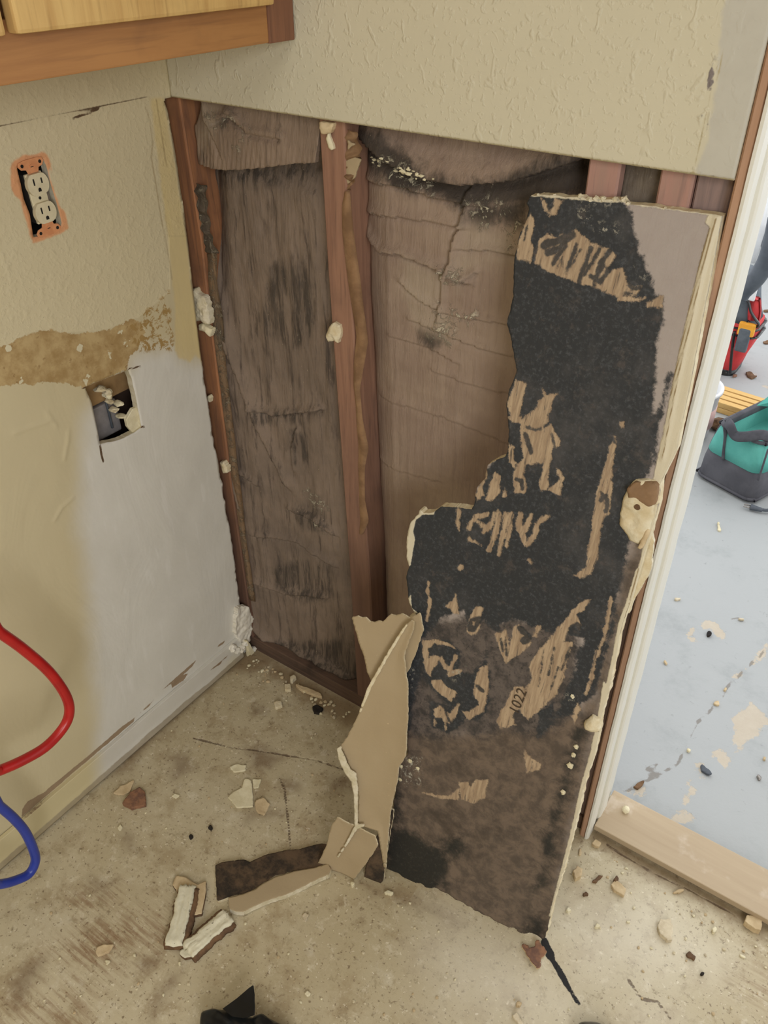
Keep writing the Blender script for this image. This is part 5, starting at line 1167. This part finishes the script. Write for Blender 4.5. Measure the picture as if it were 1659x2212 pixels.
for sgn in (1, -1):
    cy = sgn * .0195; ring = []
    for i in range(40):
        a = 2 * math.pi * i / 40; u = .0172 * math.cos(a); v = max(-.0142, min(.0142, .0172 * math.sin(a))); ring.append((u, cy + v))
    rf_ = plate2('receptacle_face', ring, .001, .0075, M['recept'], .0009)
    for uu, hgt in ((-.0063, .0088), (.0063, .0072)):
        plate2('blade_slot', [(uu - .0011, cy + .0040 - hgt / 2), (uu + .0011, cy + .0040 - hgt / 2), (uu + .0011, cy + .0040 + hgt / 2), (uu - .0011, cy + .0040 + hgt / 2)], .0074, .0078, M['dark'], 0, rf_)
    plate2('ground_slot', [(-.0024, cy - .0098), (.0024, cy - .0098), (.0024, cy - .0070)] + [(.0024 * math.cos(a), cy - .0070 + .0024 * math.sin(a)) for a in [math.pi * i / 8 for i in range(1, 8)]] + [(-.0024, cy - .0070)], .0074, .0078, M['dark'], 0, rf_)
plate2('center_screw_hole', disc(0, 0, .0022, 14), .0019, .0024, M['dark'])
plate2('side_terminal', [(.0156, -.030), (.0185, -.030), (.0185, .030), (.0156, .030)], -.018, -.002, M['steel'])

# ================================================================== BROKEN HOLE in the left wall
hc = holeP.mean(0)
hb = empty('hole_backing', (-.05, hc[0], hc[1])); tag(hb, 'brown wooden block seen inside the broken hole in the left wall', 'wood block')
o = box('wood_block', (-.075, hc[0] - .075, hc[1] - .01), (-.045, hc[0] + .075, hc[1] + .085), M['block']); o.parent = hb; o.matrix_parent_inverse = Matrix.Translation(hb.location).inverted()
gb = tag(box('junction_box', (-.085, hc[0] - .036, hc[1] - .075), (-.040, hc[0] + .030, hc[1] - .012), M['box_grey'], None, .003), 'grey plastic box low inside the broken hole in the left wall', 'electrical box')
tag(tube('wire', [(-.036, hc[0] + .008, hc[1] - .06), (-.034, hc[0] + .006, hc[1] - .03), (-.034, hc[0] + .005, hc[1] - .005)], .0022, M['grey_plastic']), 'thin grey wire in front of the box inside the wall hole', 'wire')
hl = [(640, 860, 62, 34), (690, 905, 40, 36), (690, 880, 44, 40), (760, 950, 44, 28), (728, 990, 46, 22), (775, 1030, 56, 18), (700, 940, 36, 24)]
for i, (x, y, w_, h_) in enumerate(hl):
    q = Z3([(x, y)])[0]; p = on_surf(np.array([q[0]]), np.array([q[1]]), 0, lambda a, b: np.full(np.shape(a), -.020))[0]
    s = 1 / 2.963 / 1790 * 1.5
    o = lump('plaster_lump', p, (.011, w_ * s * .55, h_ * s * .55), M['chip_white'] if i % 2 else M['gypsum_cream'], None, 700 + i, 2, .5)
    tag(o, 'cream plaster lump wedged in the broken hole in the left wall', 'plaster', 'plaster lumps in the wall hole')
q = Z3([(790, 1050), (830, 980), (870, 965), (905, 1100), (860, 1140), (845, 1148), (800, 1095)])
A = on_surf([a[0] for a in q], [a[1] for a in q], 0, lambda y, z: np.full(np.shape(y), -.012))
tag(prism('plaster_slab', A, (.008, 0, 0), M['chip_white'], None, .001), 'white broken drywall piece at the lower right of the wall hole', 'drywall scrap')

# ================================================================== WATER PIPES
def pipe(name, px, x, r, mat, label, ext):
    a = np.asarray(px, float); P = on_surf(a[:, 0], a[:, 1], 0, lambda y, z: np.full(np.shape(y), x))
    pts = [tuple(p) for p in P]
    return tag(tube(name, [ext[0]] + pts + [ext[1]], r, mat, None, 20, 8), label, 'pipe')
pipe('water_pipe', [(-30, 1342), (0, 1366), (50, 1402), (105, 1450), (140, 1498), (150, 1535), (138, 1570), (100, 1612), (50, 1642), (0, 1664), (-30, 1674)], .15, .0083, M['red_pex'],
     'red plastic pipe bending in a loop in front of the left wall', [(.13, -.66, .64), (.12, -.80, .33)])
pipe('water_pipe', [(-30, 1718), (0, 1742), (30, 1768), (55, 1798), (73, 1838), (76, 1862), (62, 1888), (30, 1903), (0, 1910), (-30, 1912)], .10, .0083, M['blue_pex'],
     'blue plastic pipe looping low beside the baseboard', [(.09, -.76, .33), (.09, -.82, .10)])

# ================================================================== BITS STUCK TO THE STUDS
def stuck(name, px, y, thick, mat, label, cat, seed):
    Yf = lambda x, z: np.full(np.shape(x), y)
    P = proj(px, 1, Yf); lo, hi = P.min(0) - .004, P.max(0) + .004
    o = sheet(name, frange(lo[0], hi[0], .0014), frange(lo[1], hi[1], .0014), 1, lambda U, V: y - thick * .5 * np.sqrt(np.clip(poly_sdf(P, U, V), 0, .008) / .008) + vnoise(U, V, .012, seed) * thick * .35, lambda U, V: poly_sdf(P, U, V) + vnoise(U, V, .006, seed + 1) * .0014, thick, None, mat)
    return tag(o, label, cat)
stuck('gypsum_scrap', ZW([(165, 130), (200, 118), (260, 140), (330, 150), (320, 230), (290, 260), (262, 265), (235, 275), (200, 268), (180, 200)]), .006, .010, M['chip_tan'], 'torn cream drywall scrap nailed at the top of the middle stud', 'drywall scrap', 800)
stuck('gypsum_scrap', ZW([(255, 265), (275, 262), (290, 330), (320, 400), (338, 455), (310, 468), (270, 430), (245, 340)]), .009, .006, M['chip_white'], 'white curled drywall sliver hanging down the top of the middle stud', 'drywall scrap', 802)
stuck('gypsum_scrap', [(712, 705), (722, 696), (734, 702), (737, 722), (732, 742), (722, 735), (708, 738), (706, 722)], .008, .012, M['gypsum_cream'], 'cream drywall lump stuck on the face of the middle stud', 'drywall scrap', 804)
stuck('gypsum_scrap', Z(300, 180, 4.254)([(492, 1890), (520, 1880), (545, 1930), (600, 1960), (630, 2000), (640, 2060), (655, 2212), (600, 2212), (570, 2180), (520, 2190), (500, 2130), (485, 2040)]), .004, .012, M['gypsum'], 'torn white drywall chunk hanging on the corner stud, upper half', 'drywall scrap', 806)
stuck('gypsum_scrap', Z3([(1270, 450), (1300, 440), (1330, 460), (1358, 480), (1345, 530), (1310, 495), (1278, 485)]), .002, .010, M['chip_white'], 'torn white drywall tip below the chunk on the corner stud', 'drywall scrap', 808)
stuck('gypsum_scrap', Z3([(1405, 1330), (1430, 1325), (1450, 1360), (1460, 1395), (1430, 1400), (1415, 1375)]), .004, .010, M['gypsum_cream'], 'small crumbly drywall bit low on the corner stud', 'drywall scrap', 810)
stuck('gypsum_scrap', Z3([(1325, 905), (1345, 895), (1350, 915), (1340, 950), (1328, 935)]), .004, .008, M['chip_white'], 'tiny white hook of drywall on the corner stud', 'drywall scrap', 812)
stuck('paper_scrap', ZW([(500, 355), (590, 385), (590, 400), (500, 465)]), .014, .002, M['kraft_tan2'] if 'kraft_tan2' in M else M['paper_tan'], 'little triangular tan paper tab above the crumpled fold by the middle stud', 'paper scrap', 814)
stuck('paper_scrap', ZW([(480, 590), (560, 540), (660, 580), (640, 650), (590, 790), (510, 875), (475, 850)]), .016, .002, M['paper_tan'], 'bright tan folded paper tab at the top right of the middle stud', 'paper scrap', 816)
# crust lumps on the creased insulation
for i in range(26):
    t = random.random(); x = 800 + t * 135 + random.gauss(0, 4); y = 342 + t * 50 + random.gauss(0, 7)
    p = on_surf(np.array([x]), np.array([y]), 1, h_right)[0]; r = random.uniform(.0009, .0024)
    tag(lump('plaster_crumb', p, (r * random.uniform(1, 3), r * .8, r), M['chip_white'], None, 900 + i, 1, .6), 'white plaster crumb caught in the dark crease of the sagging insulation', 'crumb', 'crumbs in the insulation crease')

# ================================================================== BLACK PLASTIC at the bottom edge
q = Z(400, 2080, 5.53)([(445, 548), (620, 420), (760, 300), (806, 268), (812, 320), (820, 380), (818, 450), (824, 520), (818, 620), (700, 660), (560, 640)])
A = on_surf([a[0] for a in q], [a[1] for a in q], 2, lambda x, y: np.full(np.shape(x), .05))
bt = empty('black_tape', (.5, -.66, 0)); tag(bt, 'crumpled black plastic tape with a pointed torn end at the bottom left edge', 'tape')
def kb(o): o.parent = bt; o.matrix_parent_inverse = Matrix.Translation(bt.location).inverted(); return o
ring = [tuple(p) for p in A]
kb(prism('torn_point', ring, (.001, .001, -.0015), M['black_plastic']))['label'] = 'pointed torn end with a toothed edge'
q = Z(400, 2080, 5.53)([(195, 580), (320, 548), (470, 560), (620, 600), (800, 640), (830, 615), (920, 598), (1000, 650), (1160, 730), (1300, 820), (1300, 1250), (100, 1250), (170, 900), (180, 700)])
P = proj(q, 2, lambda x, y: np.full(np.shape(x), .042)); lo, hi = P.min(0) - .004, P.max(0) + .004
def tz(U, V):
    d = np.clip(poly_sdf(P, U, V), 0, .025) / .025
    return .040 + .010 * np.sqrt(d) + vnoise(U, V, .05, 950) * .008 + np.abs(vnoise(U * .4, V, .022, 951)) * .008
kb(sheet('crumpled_roll', frange(lo[0], hi[0], .003), frange(lo[1], hi[1], .003), 2, tz, lambda U, V: poly_sdf(P, U, V), .040, None, M['black_plastic']))
q = ZT([(965, 1375), (985, 1330), (1030, 1290), (1090, 1275), (1180, 1272), (1260, 1285), (1340, 1320), (1450, 1372), (1560, 1480), (1560, 1700), (900, 1700)])
P2 = proj(q, 2, lambda x, y: np.full(np.shape(x), .03)); lo, hi = P2.min(0) - .004, P2.max(0) + .004
sh_ = sheet('black_shoe', frange(lo[0], hi[0], .002), frange(lo[1], hi[1], .002), 2, lambda U, V: .004 + .045 * np.sqrt(np.clip(poly_sdf(P2, U, V), 0, .03) / .03) + np.sin(U / .012 * 3) * .0008, lambda U, V: poly_sdf(P2, U, V), .004, None, M['black_plastic'])
tag(sh_, 'rounded glossy black shoe toe poking in at the bottom right edge', 'shoe')

# ================================================================== GARAGE beyond the doorway
def gpt(px, py, y): return on(px, py, 1, y)
def loft(name, rings, mat, parent=None, smooth=True, cap_=True):
    bm = bmesh.new(); rows = [[bm.verts.new(p) for p in r] for r in rings]; n = len(rows[0])
    for a, b in zip(rows, rows[1:]):
        for i in range(n): bm.faces.new((a[i], a[(i + 1) % n], b[(i + 1) % n], b[i]))
    if cap_: bm.faces.new(rows[0][::-1]); bm.faces.new(rows[-1])
    return bm_obj(name, bm, mat, parent, smooth)
def rrect(c, d1, d2, l1, l2, z, r=.03, n=5, wob=0, seed=0):
    """rounded rectangle ring centred at c with half lengths l1,l2 along unit dirs d1,d2"""
    out = []
    for sx, sy, a0 in ((1, 1, 0), (-1, 1, 90), (-1, -1, 180), (1, -1, 270)):
        for k in range(n + 1):
            a = math.radians(a0 + 90 * k / n)
            u = sx * (l1 - r) + r * math.cos(a); v = sy * (l2 - r) + r * math.sin(a)
            p = Vector((c[0], c[1], 0)) + d1 * u + d2 * v
            wv = mnoise.noise(Vector((u * 9, v * 9, z * 8 + seed))) * wob
            out.append((p.x + d2.x * wv, p.y + d2.y * wv, z + wv * .6))
    return out
# teal tool bag: near bottom corner and left bottom corner come from the photo
zf = lambda x, y: np.full(np.shape(x), GZ)
cn = on_surf(np.array([1622., 1500.]), np.array([1092., 1026.]), 2, zf)
near, left = Vector(cn[0]), Vector(cn[1])
d1 = (left - near); L1 = d1.length; d1.normalize(); d1.z = 0; d2 = Vector((-d1.y, d1.x, 0))
if d2.x < 0: d2 = -d2
L2 = .40
ctr = near + d1 * (L1 / 2) + d2 * (L2 / 2)
tb = empty('tool_bag', (ctr.x, ctr.y, GZ)); tag(tb, 'open canvas tool bag, teal above and dark grey below, on the garage floor', 'bag')
def kp_(o, par): o.parent = par; o.matrix_parent_inverse = Matrix.Translation(par.location).inverted(); return o
def ring(z, s1, s2, wob=.004, dx=0): return rrect(ctr + d1 * dx, d1, d2, L1 / 2 * s1, L2 / 2 * s2, GZ + z, .035, 5, wob, 3)
kp_(loft('bag_base', [ring(.0, .97, .97, .0), ring(.008, 1.0, 1.0, .002), ring(.02, 1.01, 1.01), ring(.07, 1.0, 1.0, .006), ring(.105, .95, .98, .006)], M['bag_dark']), tb)['label'] = 'dark grey lower half'
kp_(loft('bag_upper', [ring(.105, .955, .985, .006), ring(.14, .90, .97, .008), ring(.175, .82, .95, .008), ring(.20, .74, .92, .006), ring(.20, .70, .90, .006), ring(.12, .74, .90, .0)], M['teal']), tb)['label'] = 'teal upper half'
# end cover of dark fabric at the left end, seam piping, rim, flap and handles
kp_(loft('end_panel', [[tuple(ctr + d1 * (L1 / 2 * s + .004) + d2 * v + Vector((0, 0, z))) for v in (-L2 / 2 * .8, L2 / 2 * .8)] + [tuple(ctr + d1 * (L1 / 2 * s - .012) + d2 * v + Vector((0, 0, z))) for v in (L2 / 2 * .8, -L2 / 2 * .8)] for z, s in ((.03, 1.0), (.11, .95), (.17, .84), (.205, .74))], M['bag_dark']), tb)
for z, s1, s2, r in ((.012, 1.012, 1.012, .005), (.2, .76, .93, .006)):
    rp = ring(z, s1, s2, .004); kp_(tube('piping', rp + [rp[0]], r, M['bag_dark'], None, 8, 2), tb)
fl = [near + d1 * (L1 * .80) + d2 * (L2 * .9), near + d1 * (L1 * .1) + d2 * (L2 * 1.0), near + d1 * (-.02) + d2 * (L2 * 1.05), near + d1 * (L1 * .75) + d2 * (L2 * 1.0)]
kp_(prism('open_flap', [(near + d1 * (L1 * .85) + d2 * (L2 * .5) + Vector((0, 0, .205)))[:], (near + d1 * (L1 * .12) + d2 * (L2 * .92) + Vector((0, 0, .20)))[:], (near + d1 * (L1 * .05) + d2 * (L2 * .96) + Vector((0, 0, .30)))[:], (near + d1 * (L1 * .72) + d2 * (L2 * .85) + Vector((0, 0, .29)))[:]], (.004, .004, .004), M['teal']), tb)
hp = lambda t, v, z: tuple(near + d1 * (L1 * t) + d2 * (L2 * v) + Vector((0, 0, z)))
kp_(tube('handle', [hp(.62, .02, .10), hp(.70, .04, .17), hp(.74, .02, .215), hp(.62, -.03, .225), hp(.50, -.04, .205), hp(.35, -.03, .215), hp(.2, .05, .225), hp(.1, .15, .205), hp(.08, .3, .18)], .016, M['strap'], None, 10, 6, .35), tb)
kp_(tube('handle', [hp(.2, .25, .18), hp(.12, .45, .23), hp(.05, .7, .28), hp(-.1, .9, .31), hp(-.3, 1.0, .30)], .018, M['strap'], None, 10, 6, .35), tb)
kp_(tube('seam', [tuple(near + d1 * .004 + d2 * .004 + Vector((0, 0, z))) for z in (.09, .13, .17, .2)], .003, M['bag_dark'], None, 6, 2), tb)
# red tool bag
b0 = on_surf(np.array([1553., 1583.]), np.array([828., 822.]), 2, zf); yb = float(b0[1][1])
rb = empty('tool_bag', (b0[1][0], yb, GZ)); tag(rb, 'upright red tool bag with black straps and grey top on the garage floor', 'bag')
def at_y(px, py, y=yb): return Vector(on(px, py, 1, y))
ctrs = []
def rring(yl, pxr, width, dep=.16):
    r_ = at_y(pxr, yl); c = Vector((r_.x - width / 2, yb + .02 + dep / 2, 0))
    return rrect(c, Vector((1, 0, 0)), Vector((0, 1, 0)), width / 2, dep / 2, r_.z, .035, 5, .004, 5)
kp_(loft('foot', [rring(828, 1575, .22), rring(822, 1577, .23), rring(808, 1582, .235)], M['black_plastic']), rb)
kp_(loft('red_pocket', [rring(809, 1582, .235), rring(790, 1592, .25), rring(760, 1613, .27), rring(735, 1624, .28), rring(712, 1630, .285)], M['bag_red']), rb)['label'] = 'red fabric pocket body'
kp_(loft('grey_top', [rring(712, 1626, .27), rring(690, 1622, .25), rring(660, 1621, .22), rring(635, 1622, .19), rring(612, 1614, .16), rring(604, 1610, .13)], M['bag_grey']), rb)['label'] = 'grey upper body'
kp_(loft('side_pocket', [rring(700, 1634, .06, .05), rring(680, 1637, .06, .05), rring(658, 1636, .05, .05), rring(652, 1634, .04, .04)], M['bag_red']), rb)
for yl, pr in ((738, 1626), (722, 1629)):
    rg = rring(yl, pr, .292, .17); kp_(tube('black_band', rg + [rg[0]], .009, M['black_plastic'], None, 8, 2, .4), rb)
g = lambda x, y, dy=0.: tuple(at_y(x, y, yb + dy))
kp_(tube('carry_strap', [g(1612, 645), g(1618, 655), g(1622, 672), g(1632, 690), g(1639, 700), g(1634, 706), g(1622, 704), g(1614, 694)], .012, M['black_plastic'], None, 10, 6, .4), rb)
kp_(tube('seam', [g(1577, 806), g(1580, 770), g(1584, 735), g(1587, 716)], .006, M['black_plastic'], None, 6, 3), rb)
a_ = at_y(1613, 711, yb - .01); kp_(box('yellow_tab', (a_.x - .03, a_.y - .01, a_.z - .025), (a_.x + .03, a_.y + .01, a_.z + .025), M['yellow'], None, .006), rb)
a_ = at_y(1605, 735, yb - .01); kp_(box('clip', (a_.x - .022, a_.y - .012, a_.z - .045), (a_.x + .022, a_.y + .012, a_.z + .05), M['bag_grey'], None, .008), rb)
a_ = at_y(1625, 632, yb); kp_(box('white_tag', (a_.x - .02, a_.y - .006, a_.z - .03), (a_.x + .015, a_.y + .006, a_.z + .03), M['bucket'], None, .004), rb)
# shop vacuum with hose
yv = 3.1
vc = Vector(on(1668, 540, 2, GZ)); 
vac = empty('shop_vacuum', (vc.x, vc.y, GZ)); tag(vac, 'black shop vacuum barely showing at the right border of the garage', 'vacuum')
rv = lambda r, z: [(vc.x + .10 + r * math.cos(2 * math.pi * i / 32), vc.y + r * math.sin(2 * math.pi * i / 32), GZ + z) for i in range(32)]
kp_(loft('tank', [rv(.14, .0), rv(.16, .02), rv(.17, .2), rv(.18, .3), rv(.18, .32), rv(.15, .42), rv(.08, .46)], M['grey_plastic']), vac)['label'] = 'dark grey tank'
kp_(loft('lid', [rv(.19, .30), rv(.195, .33), rv(.18, .36)], M['black_plastic']), vac)
hs = [tuple(on(x, y, 1, yb - .25)) for x, y in ((1598, 640), (1606, 628), (1620, 615), (1636, 598), (1650, 576), (1662, 548), (1672, 510), (1680, 470))]
ho = tube('vacuum_hose', hs, .030, M['grey_plastic'], None, 14, 6); tag(ho, 'thick dark grey hose arching over the red tool bag', 'hose')
# pole
tag(tube('pole', [tuple(on(1624, 566, 2, GZ)), tuple(np.array(on(1624, 566, 2, GZ)) + np.array([.02, 0, .5]))], .018, M['bucket'], None, 12, 2), 'white pole standing behind the hose in the garage', 'pole')
# bundle of wooden shims
s0 = Vector(on_surf(np.array([1585.]), np.array([888.]), 2, zf)[0])
e1 = Vector((.98, -.10, 0)).normalized(); e2 = Vector((-e1.y, e1.x, 0))
for i in range(8):
    lv, k_ = divmod(i, 4)
    c = s0 + e2 * (.036 * (k_ - 1.0)) + Vector((0, 0, GZ * 0 + .011 + lv * .021)) + e1 * random.uniform(-.02, .02)
    bm = bmesh.new(); bm_box(bm, (-.16, -.014, -.010), (.16, .014, .010), .002)
    o = bm_obj('wooden_shim', bm, M['shim']); o.location = c; o.rotation_euler = (0, 0, math.atan2(e1.y, e1.x) + random.uniform(-.012, .012))
    tag(o, 'thin pine stick in the bundle behind the teal bag', 'wood stick', 'pine sticks behind the teal bag')
o = lump('wood_offcut', s0 + Vector((.0, -.16, .02)), (.05, .03, .022), M['chip_brown'], None, 77, 2, .3, .3); tag(o, 'brown wood offcut at the left end of the pine sticks', 'wood scrap')
# white bucket behind the jamb
bk = Vector(on_surf(np.array([1464.]), np.array([930.]), 2, zf)[0])
bu = empty('bucket', (bk.x, bk.y, GZ)); tag(bu, 'white plastic bucket half hidden behind the door jamb', 'bucket')
br_ = lambda r, z: [(bk.x + r * math.cos(2 * math.pi * i / 32), bk.y + r * math.sin(2 * math.pi * i / 32), GZ + z) for i in range(32)]
kp_(loft('shell', [br_(.095, 0), br_(.10, .01), br_(.105, .10), br_(.108, .17), br_(.115, .175), br_(.115, .185), br_(.105, .185), br_(.10, .03)], M['bucket']), bu)
ang = [math.radians(a) for a in range(-75, 40, 8)]
kp_(loft('label', [[(bk.x + .1075 * math.cos(a), bk.y + .1075 * math.sin(a), GZ + z) for a in ang] + [(bk.x + .104 * math.cos(a), bk.y + .104 * math.sin(a), GZ + z) for a in ang[::-1]] for z in (.05, .12)], M['pink_label']), bu)['label'] = 'pale pink label band'
# plug and cord
pl = on_surf(np.array([1614., 1632., 1645., 1660., 1700.]), np.array([1093., 1098., 1101., 1102., 1098.]), 2, lambda x, y: np.full(np.shape(x), GZ + .012))
pg = empty('power_plug', tuple(pl[1])); tag(pg, 'dark plug with two prongs and its cord lying before the teal bag', 'plug')
kp_(tube('cord', [tuple(p) for p in pl[1:]], .005, M['grey_plastic'], None, 10, 4), pg)
dd = (Vector(pl[1]) - Vector(pl[0])).normalized()
kp_(tube('plug_body', [tuple(Vector(pl[1]) - dd * .015), tuple(Vector(pl[1])), tuple(Vector(pl[1]) + dd * .02)], lambda t: .010 - .004 * t, M['grey_plastic'], None, 12, 4), pg)
nn = Vector((-dd.y, dd.x, 0))
for s in (-1, 1): kp_(tube('prong', [tuple(Vector(pl[1]) - dd * .012 + nn * .006 * s), tuple(Vector(pl[1]) - dd * .034 + nn * .006 * s)], .0025, M['steel'], None, 8, 2), pg)
# litter on the garage floor
GL = [(ZG([(905, 740), (925, 735), (930, 755), (912, 775), (900, 758)]), 'chip_dark', 'grey curled chip on the pale patch of the garage floor'), (ZG([(1085, 660), (1110, 655), (1140, 665), (1130, 672), (1090, 668)]), 'brick_pale', 'pale splinter at the upper right of the garage floor'),
      (ZG([(1195, 1600), (1212, 1595), (1228, 1618), (1215, 1628)]), 'steel', 'small grey metal cylinder on the garage floor near the right border'), (ZG([(1240, 1490), (1252, 1492), (1230, 1585), (1220, 1585)]), 'chip_tan', 'thin tan splinter beside the grey metal cylinder'),
      (ZG([(860, 1520), (890, 1545), (930, 1590), (910, 1600), (870, 1570)]), 'grey_plastic', 'grey peeled paint curl on the garage floor'), (ZG([(770, 1445), (790, 1438), (808, 1448), (790, 1458)]), 'chip_white', 'white pebble beside the garage floor crack'),
      (ZG([(640, 915), (655, 912), (680, 945), (668, 945)]), 'chip_tan', 'thin dirty splinter near the jamb on the garage floor'), (ZG([(465, 1670), (490, 1640), (535, 1630), (510, 1660), (490, 1680)]), 'chip_brown', 'brown flake in the crack by the threshold'),
      (ZG([(962, 88), (975, 85), (988, 135), (970, 135)]), 'chip_white', 'white chip on the garage floor below the teal bag'), (ZG([(690, 540), (730, 538), (765, 540), (720, 550)]), 'brick_pale', 'pale thin chip in the middle left of the garage floor'),
      (ZG([(1010, 1075), (1020, 1080), (1000, 1105), (985, 1105)]), 'chip_tan', 'tan chip lying in the garage floor crack, upper one'), (ZG([(940, 1160), (970, 1152), (975, 1175), (945, 1180)]), 'chip_tan', 'tan chip lying in the garage floor crack, lower one'),
      (Z(1490, 480, 5.82)([(700, 1900), (760, 1890), (840, 1960), (780, 1980), (720, 1950)]), 'chip_brown', 'dry brown leaf heap on the garage floor right of the red bag'), (Z(1490, 480, 5.82)([(920, 1120), (984, 1105), (984, 1140), (930, 1135)]), 'chip_brown', 'dry brown leaf near the right border, higher one'),
      (Z(1490, 480, 5.82)([(920, 1510), (984, 1500), (984, 1540), (930, 1535)]), 'chip_brown', 'dry brown leaf near the right border, lower one'), (Z(1490, 480, 5.82)([(530, 1940), (600, 1925), (590, 1950), (540, 1965)]), 'chip_red', 'curled pinkish leaf at the foot of the red bag')]
for i, (px, mt, lab) in enumerate(GL):
    P = proj(px, 2, zf); lo, hi = P.min(0) - .004, P.max(0) + .004
    o = sheet('dry_leaf' if 'leaf' in lab else 'floor_chip', frange(lo[0], hi[0], .003), frange(lo[1], hi[1], .003), 2, lambda U, V: GZ + .004 + np.abs(vnoise(U, V, .03, 970 + i)) * .008, lambda U, V: poly_sdf(P, U, V) + vnoise(U, V, .012, 990 + i) * .002, .0045, None, M[mt])
    tag(o, lab, 'leaf' if 'leaf' in lab else 'chip')
o = lump('foam_ball', on_surf(np.array([1352.]), np.array([1749.]), 2, lambda x, y: np.full(np.shape(x), .030))[0], (.0075, .0075, .0075), M['chip_white'], None, 31, 2, .15); tag(o, 'cream round crumb lying on the threshold board', 'crumb')
